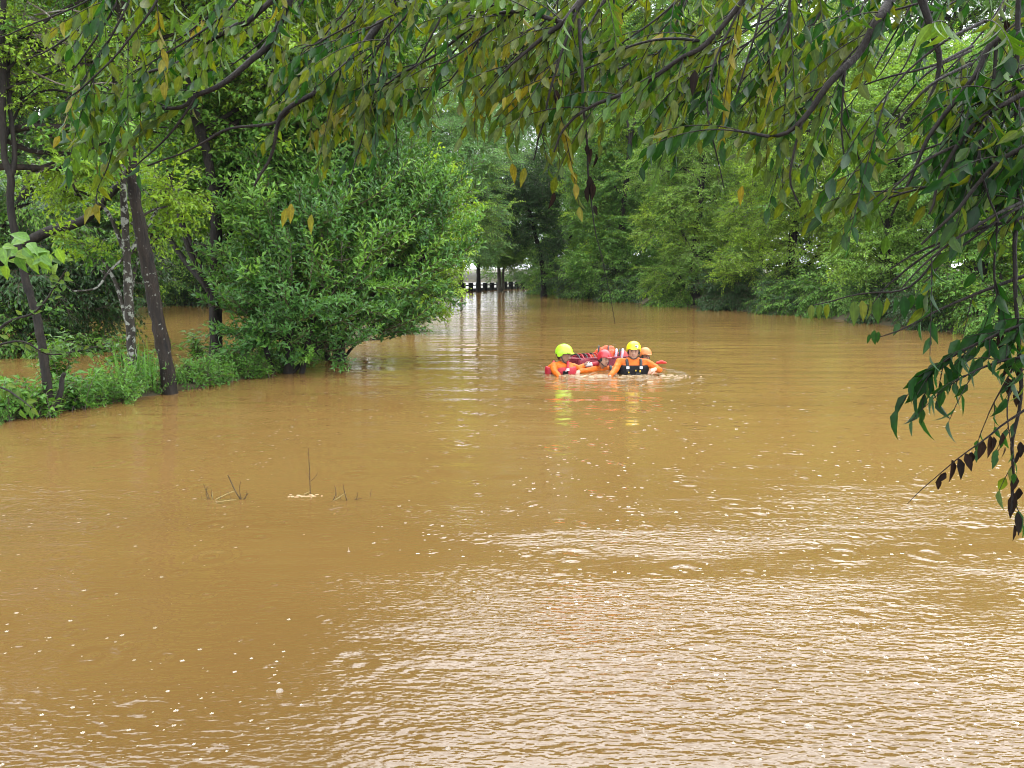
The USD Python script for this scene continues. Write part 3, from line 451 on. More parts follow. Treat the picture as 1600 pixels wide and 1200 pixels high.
HANG = [(875, 440, 53, 'far corner'), (935, 445, 46, 'left of the hanging dead twig'), (1000, 452, 41, 'just past the yellow helmet'), (1075, 455, 36.5, 'below the pale feathery tree'), (1150, 460, 33, 'left of the bright feathery tree'), (1235, 462, 30, 'below the bright feathery tree'), (1310, 468, 28, 'right of the bright feathery tree'), (1385, 474, 25.2, 'round the dark trunk'), (1470, 480, 22.6, 'behind the hanging row of leaves'), (1560, 490, 20.2, 'near the right edge')]
for i, (x, y, Y, where) in enumerate(HANG):
    k = 33.0 / Y
    tree('creeper_shrub', f'dark creeper-draped shrub at the right bank waterline, {where}', 'shrub', Y, [(x, 420 + 1.65 * FPX / Y), (x + 2, y), (x + 4, y - 40 * k)], 0.06,
         [(x - 18, y - 4, Y, 42, 34 * k ** 0.5), (x + 22, y - 8, Y - 0.4, 42, 32 * k ** 0.5), (x, y + 14 * k, Y - 0.9, 46, 16 * k)], 'drape', 'leaf_dark' if i % 3 else 'leaf_green', 'bark_dark', 6.5, 1.0 if Y < 34 else 1.3, -0.35, group='creeper shrubs along the right bank', limbs=False, seed=70 + i)
# far-off woods behind the banks, a mass without countable trees
def woods(name, label, spots, kind, mat, seed, scale=2.6):
    rg = np.random.default_rng(seed); pos, Rm, sc = [], [], []
    for x, y, rx, rz, zc in spots:
        n = int(1.9 * rx * rz * 4.2 / (scale / 2.6) ** 2)
        p, R = clump_sprays(np.array([x, y, zc]), np.array([rx, rx * 0.7, rz]), n, 0.0, rg, 0.6)
        k = p[:, 2] > 0.3; pos.append(p[k]); Rm.append(R[k]); sc.append(rg.uniform(0.8, 1.3, k.sum()) * scale)
    pi = scatter(path_for(name), kind, mat, np.vstack(pos), np.concatenate(Rm), np.concatenate(sc)); tag(pi.GetPrim(), label, 'woods', None, 'stuff')
rg = np.random.default_rng(5)
woods('far_woods', 'far-off woods closing the view behind the right bank trees', [(x, 0.0 + 52 + rg.uniform(-4, 8) + 0.02 * (x - 20) ** 2, rg.uniform(3.5, 5), rg.uniform(3.5, 4.6), z) for x in np.arange(14, 62, 5.0) for z in (2.5, 7.5 + rg.uniform(-1, 1), 12 + rg.uniform(-1.5, 1))] + [(x, y, 3.2, 3.4, z) for x, y in ((6.5, 80), (9, 72), (11.5, 64), (13, 58)) for z in (2.0, 6.5, 11)], 'broad', 'leaf_green', 91)
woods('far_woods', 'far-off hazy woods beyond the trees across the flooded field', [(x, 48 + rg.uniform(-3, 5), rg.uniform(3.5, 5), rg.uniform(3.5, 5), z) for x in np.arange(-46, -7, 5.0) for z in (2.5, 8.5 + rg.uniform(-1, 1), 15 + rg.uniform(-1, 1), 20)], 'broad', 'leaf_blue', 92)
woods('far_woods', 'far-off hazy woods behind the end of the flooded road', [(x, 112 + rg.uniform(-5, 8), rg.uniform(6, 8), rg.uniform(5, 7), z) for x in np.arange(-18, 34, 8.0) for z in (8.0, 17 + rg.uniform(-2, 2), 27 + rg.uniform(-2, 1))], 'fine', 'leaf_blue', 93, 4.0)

woods('far_woods', 'far-off low woods edging the flooded field on the left', [(x, 39 + rg.uniform(-1.5, 1.5), rg.uniform(2.2, 3.2), rg.uniform(1.6, 2.2), 1.2) for x in np.arange(-40, -8, 2.6)], 'broad', 'leaf_dark', 94, 1.8)
woods('far_woods', 'far-off low scrub behind the post fence', [(x, 92 + rg.uniform(-3, 3), rg.uniform(1.8, 2.6), rg.uniform(1.2, 2.2), 1.3) for x in (-8.5, -1.2, 0.9, 2.6, 4.5, 7, 9, 11)], 'fine', 'leaf_green', 95, 2.0)
# ------------------------------------------------------------------ overhanging tree whose branches frame the view
def big_leaves(base, dr, nrm, L, Wd, curl, cup=0.22):
    base = np.asarray(base, float); dr = unit(dr); n = len(base); nrm = unit(nrm - (nrm * dr).sum(1, keepdims=True) * dr); side = np.cross(nrm, dr)
    T = np.array([0.08, 0.30, 0.62, 0.86]); Wt = np.array([0.45, 1.0, 0.74, 0.26]); L = L[:, None, None]; w = Wd[:, None, None]; cu = curl[:, None, None]
    c = base[:, None] + dr[:, None] * L * T[None, :, None] - nrm[:, None] * (cu * L * (T ** 2)[None, :, None])
    e = side[:, None] * (w * Wt[None, :, None] / 2) + nrm[:, None] * (w * cup * Wt[None, :, None])
    tip = base + dr * L[:, 0] * 1.0 - nrm * cu[:, 0] * L[:, 0] * 1.1
    V = np.concatenate([base[:, None], np.stack([c + e, c, c - (e - 2 * nrm[:, None] * (w * cup * Wt[None, :, None]))], 2).reshape(n, 12, 3), tip[:, None]], 1)
    F = [[0, 2, 1], [0, 3, 2]]
    for i in range(3):
        a = 1 + 3 * i
        F += [[a, a + 1, a + 4], [a, a + 4, a + 3], [a + 1, a + 2, a + 5], [a + 1, a + 5, a + 4]]
    F += [[10, 11, 13], [11, 12, 13]]
    UV = np.array([[0, .5]] + [[t, v] for t in T for v in (1, .5, 0)] + [[1, .5]])
    return V, np.array(F), UV
def own_u(k):
    U = UV0.copy(); U[:, 0] = (k * 0.6180339887) % 1.0; return U
UV0 = np.array([[0, .5]] + [[t, v] for t in (0.08, 0.30, 0.62, 0.86) for v in (1, .5, 0)] + [[1, .5]])
LIM = np.array([(60, -20), (100, 40), (112, 200), (140, 345), (200, 300), (260, 250), (330, 225), (400, 300), (450, 345), (500, 285), (590, 225), (640, 180), (700, 160), (760, 200), (800, 150), (835, 285), (890, 290), (920, 240), (960, 200), (1010, 170), (1055, 250), (1100, 180), (1150, 310), (1200, 250), (1260, 370), (1330, 300), (1350, 400), (1400, 440), (1460, 480), (1500, 520), (1640, 560)], float)
FR = np.random.default_rng(77)
over = thing('overhanging_tree', 'dark-branched tree with pinnate yellowing leaves hanging across the top and right', 'tree')
trunk = spline([(3.3, 1.0, -0.3), (3.25, 1.05, 1.2), (3.05, 1.25, 2.8), (2.7, 1.5, 4.3), (2.3, 1.8, 5.2)], 26)
obj('trunk', tube(trunk, np.linspace(0.16, 0.09, 26), 12, 0.12, 4), 'bark_brown', over, smooth=True)
obj('limb', tube(spline([trunk[19], (1.7, 2.0, 4.4), (0.8, 2.5, 3.9), (0.2, 2.8, 3.5), P(960, -60, 2.8)], 24), [0.06, 0.018], 9, 0.1, 5), 'bark_dark', over, smooth=True)
obj('limb', tube(spline([trunk[22], (1.2, 2.4, 4.8), (0.1, 3.0, 4.2), (-0.3, 3.2, 3.7), P(640, -60, 3.2)], 24), [0.06, 0.017], 9, 0.1, 6), 'bark_dark', over, smooth=True)
obj('limb', tube(spline([(0.1, 3.0, 4.2), (-0.4, 3.3, 3.9), P(520, -80, 3.4)], 16), [0.028, 0.012], 8, 0.1, 7), 'bark_dark', over, smooth=True)
obj('limb', tube(spline([trunk[15], (2.3, 1.9, 3.3), (1.7, 2.3, 3.2), P(1420, -50, 2.5)], 20), [0.045, 0.016], 9, 0.1, 8), 'bark_dark', over, smooth=True)
obj('limb', tube(spline([trunk[12], (2.6, 1.7, 2.5), P(1660, 60, 2.3)], 16), [0.04, 0.012], 9, 0.1, 9), 'bark_dark', over, smooth=True)
TONES = ['leaf_front', 'leaf_front_deep', 'leaf_front_bright', 'leaf_yellow', 'leaf_withered']
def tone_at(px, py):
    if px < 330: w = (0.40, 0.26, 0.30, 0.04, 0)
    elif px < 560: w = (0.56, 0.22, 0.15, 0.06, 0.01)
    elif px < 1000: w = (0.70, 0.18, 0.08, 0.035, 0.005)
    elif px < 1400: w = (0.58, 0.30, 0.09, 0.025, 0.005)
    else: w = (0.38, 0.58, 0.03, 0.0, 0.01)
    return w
BR, LEAF = [], []           # branches: (polyline, radii, twigs); leaflets: dict of arrays with the index of their branch
def compound(bi, p0, d0, length, leaf, tone=None, hang=0.75, size=1.0, gap=0.025, both=True, mask=True, fork=0.0):
    n = max(3, int(length / (gap * size))); q = np.linspace(0.12, 1.0, n)
    pts = p0 + d0 * (q * length)[:, None] - np.array([0, 0, 1]) * (0.32 * length * q ** 2)[:, None]
    px = proj(pts[-1]); pm = proj(pts[n // 2])
    if mask:
        lim = np.interp(pm[0], LIM[:, 0], LIM[:, 1]) + (45 if pm[0] > 1340 else 0)
        if pm[0] < 90 or pm[1] > lim or px[1] > lim + 35: return
        gap = meshkit.noise(np.array([pm[0] / 95, pm[1] / 75, 0.0]), 9)
        if gap < (0.44 if pm[0] > 1340 else np.interp(pm[1], [0, 70, 140, 220], [0.16, 0.30, 0.43, 0.50])) - (0.12 if pm[0] > 1440 else 0): return
    BR[bi][2].append((np.vstack([[p0], pts]), 0.0021))
    tg = unit(np.gradient(np.vstack([[p0], pts]), axis=0))[1:]; lat = unit(np.cross(tg, [0, 0, 1.0]) + 1e-6)
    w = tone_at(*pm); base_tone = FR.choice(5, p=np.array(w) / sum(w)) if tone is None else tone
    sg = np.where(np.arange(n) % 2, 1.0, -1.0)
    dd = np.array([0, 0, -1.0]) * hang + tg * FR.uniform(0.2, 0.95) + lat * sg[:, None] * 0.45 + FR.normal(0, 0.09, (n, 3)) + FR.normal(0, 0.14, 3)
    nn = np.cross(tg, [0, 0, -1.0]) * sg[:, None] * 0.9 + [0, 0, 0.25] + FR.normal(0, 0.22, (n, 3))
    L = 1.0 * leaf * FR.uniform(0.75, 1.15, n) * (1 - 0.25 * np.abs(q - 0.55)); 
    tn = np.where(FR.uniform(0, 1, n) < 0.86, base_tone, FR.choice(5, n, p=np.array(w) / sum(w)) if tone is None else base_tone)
    LEAF.append(dict(b=pts, d=dd, n=nn, L=L, w=L * FR.uniform(0.34, 0.44, n), c=FR.uniform(-0.05, 0.48, n), tone=tn, br=np.full(n, bi)))
def branch(px, radii, step=0.05, leaf=0.075, tone=None, rlen=(0.16, 0.32), start=0.0, mask=True, hang=0.75, skip=0.0, ends=True):
    pts = [P(*p) for p in px]; L = np.linalg.norm(np.diff(pts, axis=0), axis=1).sum(); n = max(8, int(L / 0.03)); pl = spline(pts, n)
    wob = np.stack([meshkit.fbm(np.stack([np.arange(n) * 0.13 + 7 * k, np.full(n, len(BR) * 3.1), np.zeros(n)], -1), 3, k) for k in range(3)], -1) - 0.5
    pl = pl + wob * 0.035 * np.minimum(1, np.arange(n) / 10)[:, None]
    bi = len(BR); BR.append([pl, radii, []])
    if step is None: return bi
    tg = unit(np.gradient(pl, axis=0)); s = start * L; k = 0
    while s < L:
        i = min(n - 1, int(s / L * (n - 1))); t = tg[i]; k += 1
        if FR.uniform() > skip:
            lat = unit(np.cross(t, [0, 0, 1.0]) + 1e-6); a = FR.normal(0, 0.9) + (math.pi if k % 2 else 0); upv = np.cross(lat, t)
            d = unit(t * FR.uniform(0.5, 1.0) + lat * FR.normal(0, 0.35) + upv * (0.55 if k % 2 else -0.55) * FR.uniform(0.3, 1.2) + [0, 0, -0.15])
            compound(bi, pl[i], d, FR.uniform(*rlen), leaf, tone, hang, mask=mask)
        s += 1.12 * step * FR.uniform(0.7, 1.3)
    if ends: compound(bi, pl[-1], tg[-1], FR.uniform(*rlen), leaf, tone, hang, mask=mask)
    return bi
branch([(640, -60, 3.2), (618, 5, 3.1), (560, 85, 3.0), (510, 140, 2.95), (450, 172, 2.9), (425, 235, 2.9), (400, 290, 2.9)], [0.017, 0.012, 0.008, 0.004], 0.04, 0.075)
branch([(452, 172, 2.9), (420, 195, 2.9), (350, 205, 2.95), (300, 235, 3.0), (230, 262, 3.1)], [0.006, 0.003], 0.045, 0.07)
branch([(612, 20, 3.1), (606, 110, 3.05), (614, 180, 3.0), (622, 262, 3.0)], [0.005, 0.0015], 0.12, 0.07, rlen=(0.1, 0.2))
branch([(609, 50, 3.1), (580, 160, 3.0), (560, 230, 3.0), (545, 290, 2.95)], [0.004, 0.0015], 0.1, 0.07, rlen=(0.1, 0.2))
branch([(520, -80, 3.4), (400, 20, 3.3), (371, 38, 3.3), (320, 70, 3.25), (274, 96, 3.2), (215, 120, 3.2), (165, 150, 3.2)], [0.012, 0.008, 0.003], 0.045, 0.078)
branch([(470, -40, 3.2), (425, 60, 3.1), (388, 96, 3.05), (345, 130, 3.0), (306, 152, 3.0), (270, 170, 3.0), (200, 160, 3.05), (135, 165, 3.1)], [0.014, 0.009, 0.003], 0.045, 0.08)
branch([(306, 152, 3.0), (270, 205, 3.0), (235, 240, 3.0), (205, 265, 3.0)], [0.005, 0.002], 0.05, 0.085)
branch([(205, 120, 3.2), (175, 230, 3.1), (155, 290, 3.1), (150, 330, 3.1)], [0.003, 0.0015], 0.12, 0.085, rlen=(0.1, 0.18))
branch([(960, -50, 2.8), (910, 0, 2.75), (885, 32, 2.7), (840, 70, 2.7), (790, 120, 2.7)], [0.016, 0.010, 0.003], 0.04, 0.07)
branch([(880, 35, 2.7), (800, 20, 2.8), (720, 50, 2.9), (660, 95, 2.95), (600, 140, 3.0)], [0.008, 0.003], 0.045, 0.07)
branch([(900, 20, 2.7), (860, 130, 2.65), (845, 200, 2.65), (838, 250, 2.65)], [0.005, 0.002], 0.06, 0.07)
branch([(1190, -40, 2.6), (1160, 0, 2.6), (1105, 65, 2.6), (1060, 95, 2.6), (990, 140, 2.6), (930, 165, 2.6), (890, 200, 2.6), (865, 240, 2.6)], [0.010, 0.007, 0.003], 0.045, 0.07)
branch([(1105, 65, 2.6), (1040, 60, 2.65), (980, 70, 2.7), (930, 100, 2.7), (880, 120, 2.7)], [0.005, 0.002], 0.05, 0.07)
branch([(1160, 5, 2.6), (1110, 110, 2.55), (1105, 180, 2.5), (1130, 290, 2.5)], [0.004, 0.0015], 0.16, 0.065, rlen=(0.1, 0.18))
branch([(1235, -20, 2.5), (1232, 60, 2.5), (1230, 150, 2.5)], [0.004, 0.003], 0.09, 0.07)
branch([(1420, -50, 2.5), (1390, 0, 2.5), (1370, 35, 2.45), (1340, 85, 2.45), (1305, 120, 2.4), (1255, 185, 2.4), (1210, 215, 2.4), (1150, 205, 2.4)], [0.017, 0.013, 0.009, 0.003], 0.045, 0.07)
branch([(1255, 185, 2.4), (1240, 240, 2.4), (1235, 290, 2.4), (1260, 345, 2.4)], [0.004, 0.002], 0.06, 0.065)
branch([(1320, 110, 2.4), (1315, 190, 2.4), (1320, 260, 2.4)], [0.004, 0.002], 0.07, 0.065)
branch([(1430, -40, 2.4), (1441, 0, 2.4), (1458, 50, 2.4), (1471, 92, 2.4), (1465, 130, 2.4), (1450, 158, 2.4)], [0.012, 0.009, 0.002], 0.09, 0.065)
branch([(1660, 60, 2.3), (1560, 60, 2.3), (1520, 110, 2.3), (1480, 170, 2.3), (1450, 220, 2.3), (1425, 280, 2.3), (1395, 340, 2.3)], [0.010, 0.007, 0.003], 0.045, 0.07)
branch([(1660, 110, 2.2), (1590, 150, 2.2), (1530, 190, 2.2), (1470, 270, 2.2), (1440, 330, 2.2)], [0.009, 0.003], 0.045, 0.072)
branch([(1540, 180, 2.2), (1530, 240, 2.15), (1540, 300, 2.15), (1560, 350, 2.1)], [0.005, 0.002], 0.05, 0.075)
branch([(1660, 200, 2.15), (1600, 230, 2.1), (1550, 260, 2.1), (1490, 330, 2.1), (1440, 380, 2.15)], [0.008, 0.003], 0.05, 0.075)
branch([(1660, 320, 2.3), (1580, 345, 2.3), (1500, 365, 2.3), (1440, 395, 2.3), (1390, 425, 2.3)], [0.006, 0.002], 0.055, 0.065)
branch([(1470, 395, 2.4), (1420, 450, 2.4), (1350, 462, 2.4), (1265, 478, 2.4)], [0.004, 0.0015], None)
branch([(1660, 410, 2.3), (1560, 445, 2.3), (1500, 470, 2.3), (1430, 505, 2.3), (1372, 528, 2.3)], [0.006, 0.0015], 0.3, 0.055, rlen=(0.06, 0.1), ends=False)
branch([(1660, 480, 2.2), (1590, 510, 2.2), (1540, 530, 2.2), (1480, 560, 2.2), (1440, 590, 2.2)], [0.006, 0.002], 0.018, 0.085, tone=1, rlen=(0.05, 0.11), mask=False)
branch([(1640, 560, 2.15), (1580, 560, 2.15), (1530, 575, 2.15), (1500, 590, 2.15)], [0.005, 0.002], 0.06, 0.065, tone=1, rlen=(0.08, 0.14), mask=False)
# dead hanging twigs, the liana at the right edge and the sprig of black leaves over the water
dead = branch([(905, 30, 2.7), (912, 130, 2.65), (917, 230, 2.65), (925, 340, 2.65), (940, 410, 2.65), (958, 506, 2.65)], [0.006, 0.004, 0.0015, 0.001], None)
vine = branch([(1592, -40, 2.3), (1588, 150, 2.3), (1591, 300, 2.3), (1585, 450, 2.25), (1593, 600, 2.25), (1588, 720, 2.25), (1583, 800, 2.25)], [0.007, 0.004], 0.16, 0.06, rlen=(0.06, 0.12), mask=False, ends=False)
branch([(1557, 60, 2.3), (1546, 200, 2.3), (1551, 300, 2.3), (1548, 420, 2.3), (1556, 520, 2.3)], [0.005, 0.0025], 0.09, 0.07, tone=1, rlen=(0.08, 0.16), mask=False)
branch([(1591, 560, 2.25), (1570, 600, 2.25), (1548, 640, 2.25), (1532, 675, 2.25)], [0.003, 0.001], 0.15, 0.045, tone=1, rlen=(0.04, 0.07), mask=False)
branch([(1585, 590, 2.25), (1572, 640, 2.22), (1580, 700, 2.22)], [0.003, 0.001], 0.15, 0.045, tone=1, rlen=(0.04, 0.07), mask=False)
sprig = branch([(1660, 600, 2.2), (1600, 642, 2.2), (1558, 672, 2.2), (1500, 715, 2.2), (1455, 755, 2.2), (1422, 788, 2.2)], [0.005, 0.003, 0.0015, 0.0008], None)
def single(bi, px, py, Y, L, wr=0.45, ang=0.0, tone=4, curl=0.1):
    p = P(px, py, Y); d = np.array([[math.sin(ang), FR.normal(0, 0.15), -math.cos(ang)]]); nn = np.array([[FR.normal(0, 0.5), -1.0, 0.1]])
    LEAF.append(dict(b=p[None], d=d, n=nn, L=np.array([L]), w=np.array([L * wr]), c=np.array([curl]), tone=np.array([tone]), br=np.array([bi])))
for a in [(1478, 738, 2.2, .042, .5, -0.6), (1466, 748, 2.2, .036, .45, 0.15), (1487, 718, 2.2, .072, .42, 0.1), (1497, 716, 2.2, .066, .42, 0.25), (1509, 708, 2.2, .056, .4, 0.3), (1518, 706, 2.2, .040, .5, 0.2), (1535, 688, 2.2, .060, .42, -0.05), (1546, 680, 2.2, .070, .38, 0.1), (1552, 682, 2.2, .052, .4, 0.15), (1566, 676, 2.2, .044, .4, 0.05), (1570, 698, 2.2, .036, .4, 0.0),
          (1589, 706, 2.25, .05, .4, 0.05), (1586, 742, 2.25, .052, .45, -0.1), (1592, 762, 2.25, .06, .45, 0.1), (1586, 770, 2.25, .085, .3, -0.05), (1590, 800, 2.25, .07, .3, -0.02), (1594, 690, 2.25, .05, .4, 0.1), (1585, 820, 2.25, .05, .3, 0.0)]:
    single(sprig if a[0] < 1575 else vine, *a)
for a in [(1570, 540, 2.25, .07), (1578, 560, 2.25, .06), (1562, 520, 2.25, .06), (1585, 520, 2.25, .07), (1575, 590, 2.25, .06), (1590, 560, 2.25, .06), (1552, 530, 2.25, .05), (1590, 610, 2.25, .05)]: single(vine, *a, 0.4, FR.normal(0, 0.2))
for a in [(917, 225, 2.65, .05), (924, 232, 2.65, .055), (932, 240, 2.65, .05), (921, 275, 2.65, .07), (926, 285, 2.65, .06), (918, 290, 2.65, .06), (928, 320, 2.65, .04), (869, 140, 2.65, .06), (1086, 110, 2.5, .075), (866, 300, 2.65, .06)]: single(dead, *a, 0.36, FR.normal(0, 0.2))
row = 24
for k in range(14):
    u = k / 13; x = 1268 + u * 170; y = 476 - 18 * u ** 1.3
    if k in (3, 4): continue
    single(row, x, y, 2.4, 0.068 * FR.uniform(0.8, 1.15) * (0.7 if k < 3 else 1), 0.42, FR.normal(0, 0.1), 0 if k < 10 else 1)
for (x, y, L) in [(1366, 516, .045), (1358, 522, .03), (1373, 518, .035), (1405, 505, .04)]: single(25, x, y, 2.3, L, 0.45, FR.normal(0, 0.2), 1)
for (x, y) in [(150, 318), (143, 322), (158, 322), (487, 335), (455, 318), (448, 325), (820, 262), (800, 255), (1285, 115), (1160, 290)]: single(1 if x < 500 else 9, x, y, 3.0, 0.075, 0.36, FR.normal(0, 0.25), 3)
# lesser branches filling the canopy
for i in range(56):
    x = FR.uniform(90, 1640); Y = 2.5 + 0.9 * FR.uniform() if x > 1000 else 2.8 + 0.9 * FR.uniform(); lim = np.interp(x, LIM[:, 0], LIM[:, 1])
    dx = -FR.uniform(40, 170); top = -30 - 60 * FR.uniform(); bot = min(lim - 40, FR.uniform(40, 190))
    branch([(x - dx * 0.4, top, Y + 0.1), (x, top * 0.3 + bot * 0.3, Y), (x + dx * 0.7, bot * 0.8, Y - 0.05), (x + dx, bot, Y - 0.05)], [0.005, 0.0018], 0.055, 0.072 if x < 1400 else 0.07)
for i in range(20):
    x = FR.uniform(1420, 1680); Y = 2.1 + 0.6 * FR.uniform(); y0 = FR.uniform(-20, 400); dx = -FR.uniform(60, 150); dy = FR.uniform(30, 110)
    branch([(x + 60, y0 - 30, Y + 0.1), (x, y0, Y), (x + dx * 0.6, y0 + dy * 0.5, Y), (x + dx, y0 + dy, Y)], [0.005, 0.0018], 0.05, 0.07)
A = {k: np.concatenate([l[k] for l in LEAF]) for k in LEAF[0]}
V, F, UV = big_leaves(A['b'], A['d'], A['n'], A['L'], A['w'], A['c'])
c2 = proj(V[:, 6]); size = A['L'] / np.maximum(V[:, 6, 1], 0.5) * np.where((c2[:, 0] > 0) & (c2[:, 0] < 1600) & (c2[:, 1] > 5) & (c2[:, 1] < 1190), 1, 0)
A['tone'][(A['tone'] == 3) & (A['L'] / np.maximum(V[:, 6, 1], 0.5) > 0.036)] = 0
chosen = np.zeros(len(V), bool); own = np.argsort(-size)[:300]; chosen[own] = True
for i, (pl, radii, tw) in enumerate(BR):
    sag = [tube(p, [r, r * 0.45], 4) for p, r in tw]
    b = obj('branch', join([tube(pl, radii, 7, 0.1, i)] + sag), 'bark_twig', over, smooth=True)
    for j in np.nonzero(chosen & (A['br'] == i))[0]:
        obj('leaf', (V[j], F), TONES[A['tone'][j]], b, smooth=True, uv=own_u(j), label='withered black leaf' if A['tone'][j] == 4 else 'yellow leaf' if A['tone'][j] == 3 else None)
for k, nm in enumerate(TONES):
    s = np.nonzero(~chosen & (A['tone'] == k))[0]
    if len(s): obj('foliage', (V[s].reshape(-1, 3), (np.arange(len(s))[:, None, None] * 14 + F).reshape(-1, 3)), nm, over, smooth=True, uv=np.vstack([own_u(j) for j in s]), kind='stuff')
N_FRONT = len(V)

# ------------------------------------------------------------------ bright sapling at the left edge
sap = thing('sapling', 'young sapling with big bright green leaves at the left edge', 'sapling')
def sap_branch(px, radii): return obj('branch', tube(spline([P(*p) for p in px], 22), radii, 6, 0.1, 2), 'bark_dark', sap, smooth=True)
obj('trunk', tube(spline([(-3.55, 5.0, -0.3), (-3.5, 5.0, 0.5), (-3.42, 5.0, 1.2), (-3.35, 5.0, 1.9)], 16), [0.03, 0.012], 8, 0.1, 3), 'bark_dark', sap, smooth=True)
b1 = sap_branch([(-65, 610, 5.0), (0, 513, 5.0), (54, 488, 5.0), (87, 447, 5.0), (104, 420, 5.0)], [0.011, 0.004])
b2 = sap_branch([(-55, 460, 5.0), (-20, 420, 5.0), (20, 402, 5.0), (50, 396, 5.0), (66, 400, 5.0)], [0.010, 0.004])
b3 = sap_branch([(-70, 590, 5.0), (0, 605, 4.9), (30, 622, 4.85), (50, 638, 4.8)], [0.008, 0.003])
b4 = sap_branch([(-65, 560, 5.1), (27, 533, 5.3), (78, 554, 5.4), (144, 543, 5.5), (170, 536, 5.5)], [0.009, 0.003])
def sap_leaf(b, x, y, Y, L, ang, mat='leaf_sapling', wr=0.55, tilt=0.7):
    p = P(x, y, Y); v, f, u = big_leaves(p[None], np.array([[math.sin(ang), FR.normal(-0.2, 0.2), -math.cos(ang)]]), np.array([[FR.normal(0, 0.4), -1.0, tilt + FR.normal(0, 0.3)]]), np.array([L]), np.array([L * wr]), np.array([0.25]))
    obj('leaf', (v[0], f), mat, b, smooth=True, uv=own_u(x * 3.7))
for k in range(40):
    x = FR.uniform(-14, 92); y = 396 + 0.2 * abs(x - 40) + FR.normal(0, 11); a = FR.normal(0, 1.15) + 0.15
    sap_leaf(b2, x, y - 8, 5.0 + FR.uniform(-0.15, 0.15), 0.10 * FR.uniform(0.7, 1.3), a)
for k in range(16): sap_leaf(b1, FR.uniform(76, 108), 432 + FR.normal(0, 14), 5.0, 0.055 * FR.uniform(0.7, 1.2), FR.uniform(-2.2, 2.2), 'leaf_front_bright')
for k in range(14):
    u = k / 13; sap_leaf(b1, 0 + 85 * u + FR.normal(0, 4), 513 - 62 * u ** 1.6 + FR.normal(0, 3), 5.0, 0.05 * FR.uniform(0.7, 1.2), FR.choice([-2.2, -0.9, 0.9, 2.2]) + FR.normal(0, 0.3), 'leaf_front_bright')
for k in range(22):
    u = k / 21; sap_leaf(b3, -6 + 52 * u + FR.normal(0, 6), 604 + 30 * u + FR.normal(0, 10), 4.9, 0.07 * FR.uniform(0.7, 1.2), FR.normal(0.2, 0.9), 'leaf_front_bright')
for k in range(26):
    u = k / 25; sap_leaf(b4, 5 + 165 * u + FR.normal(0, 4), np.interp(u, [0, .15, .45, .85, 1], [535, 534, 553, 544, 536]) + FR.normal(0, 4), 5.3 + 0.2 * u, 0.055 * FR.uniform(0.7, 1.2), FR.choice([-2.0, -0.8, 0.8, 2.0]) + FR.normal(0, 0.3), 'leaf_front_bright' if k % 3 else 'leaf_front')
# ------------------------------------------------------------------ rescuers and their gear
M3 = manifold3d.Manifold
def hull_of(balls, seg=14):
    ms = []
    for p, r in balls:
        m = M3.sphere(1.0, seg).scale((float(r),) * 3 if np.ndim(r) == 0 else tuple(map(float, r))).translate(tuple(map(float, p))); ms.append(m)
    return M3.batch_hull(ms)
def union(ms): return M3.batch_boolean(ms, manifold3d.OpType.Add)
def smoothed(m, length=0.014, it=8):
    m = m.refine_to_length(length); t = m.to_mesh(); tm = trimesh.Trimesh(t.vert_properties[:, :3], t.tri_verts, process=True)
    trimesh.smoothing.filter_taubin(tm, iterations=it); return tm
def hand(wrist, fwd, back, side, curl=0.5, s=1.0):
    """fwd: towards the fingers, back: out of the back of the hand, side: towards the thumb."""
    w, f, b, t = (np.asarray(x, float) for x in (wrist, unit(fwd), unit(back), unit(side)))
    g = lambda a, c, d: w + (f * a + t * c + b * d) * s
    ms = [hull_of([(g(0, .012, 0), .021 * s), (g(0, -.012, 0), .021 * s), (g(.075, .028, 0), .015 * s), (g(.075, -.03, 0), .014 * s), (g(.03, .03, -.004), .017 * s)])]
    for c, L, r in ((.029, .070, .0092), (.010, .078, .0095), (-.010, .073, .0092), (-.029, .058, .0082)):
        p, d = g(.078, c, 0), np.array([1.0, 0]); pts = [p]
        for k, seg in enumerate((.45, .32, .23)):
            a = curl * (0.5 + k * 0.75); pts.append(pts[-1] + (f * math.cos(a) - b * math.sin(a)) * L * seg * s)
        for k in range(3): ms.append(hull_of([(pts[k], r * s * (1 - .08 * k)), (pts[k + 1], r * s * (.92 - .08 * k))], 10))
    q = [g(.02, .032, -.006), g(.045, .056, -.014), g(.072, .060, -.026)]
    ms += [hull_of([(q[k], (.0125 - .0015 * k) * s), (q[k + 1], (.011 - .0015 * k) * s)], 10) for k in range(2)]
    return ms
def head_balls(c, f, up, s=1.0):
    f = unit(f); up = unit(up - np.dot(up, f) * f); r = np.cross(f, up); g = lambda a, b, d: np.asarray(c) + (f * a + r * b + up * d) * s
    ms = [hull_of([(g(-.015, 0, .03), .088 * s), (g(.015, 0, .025), .080 * s), (g(.035, 0, -.055), .048 * s), (g(.05, 0, -.092), .026 * s), (g(-.01, .04, -.045), .04 * s), (g(-.01, -.04, -.045), .04 * s)], 18),
          hull_of([(g(.088, 0, .008), .010 * s), (g(.104, 0, -.030), .013 * s), (g(.085, .013, -.034), .010 * s), (g(.085, -.013, -.034), .010 * s)]),
          hull_of([(g(.076, -.036, .018), .012 * s), (g(.086, 0, .020), .010 * s), (g(.076, .036, .018), .012 * s)]),
          hull_of([(g(.082, -.018, -.062), .008 * s), (g(.088, 0, -.060), .010 * s), (g(.082, .018, -.062), .008 * s)])]
    for k in (-1, 1): ms.append(hull_of([(g(-.005, k * .083, .01), (.02 * s, .012 * s, .03 * s)), (g(-.012, k * .085, -.02), .012 * s)]))
    return ms, g
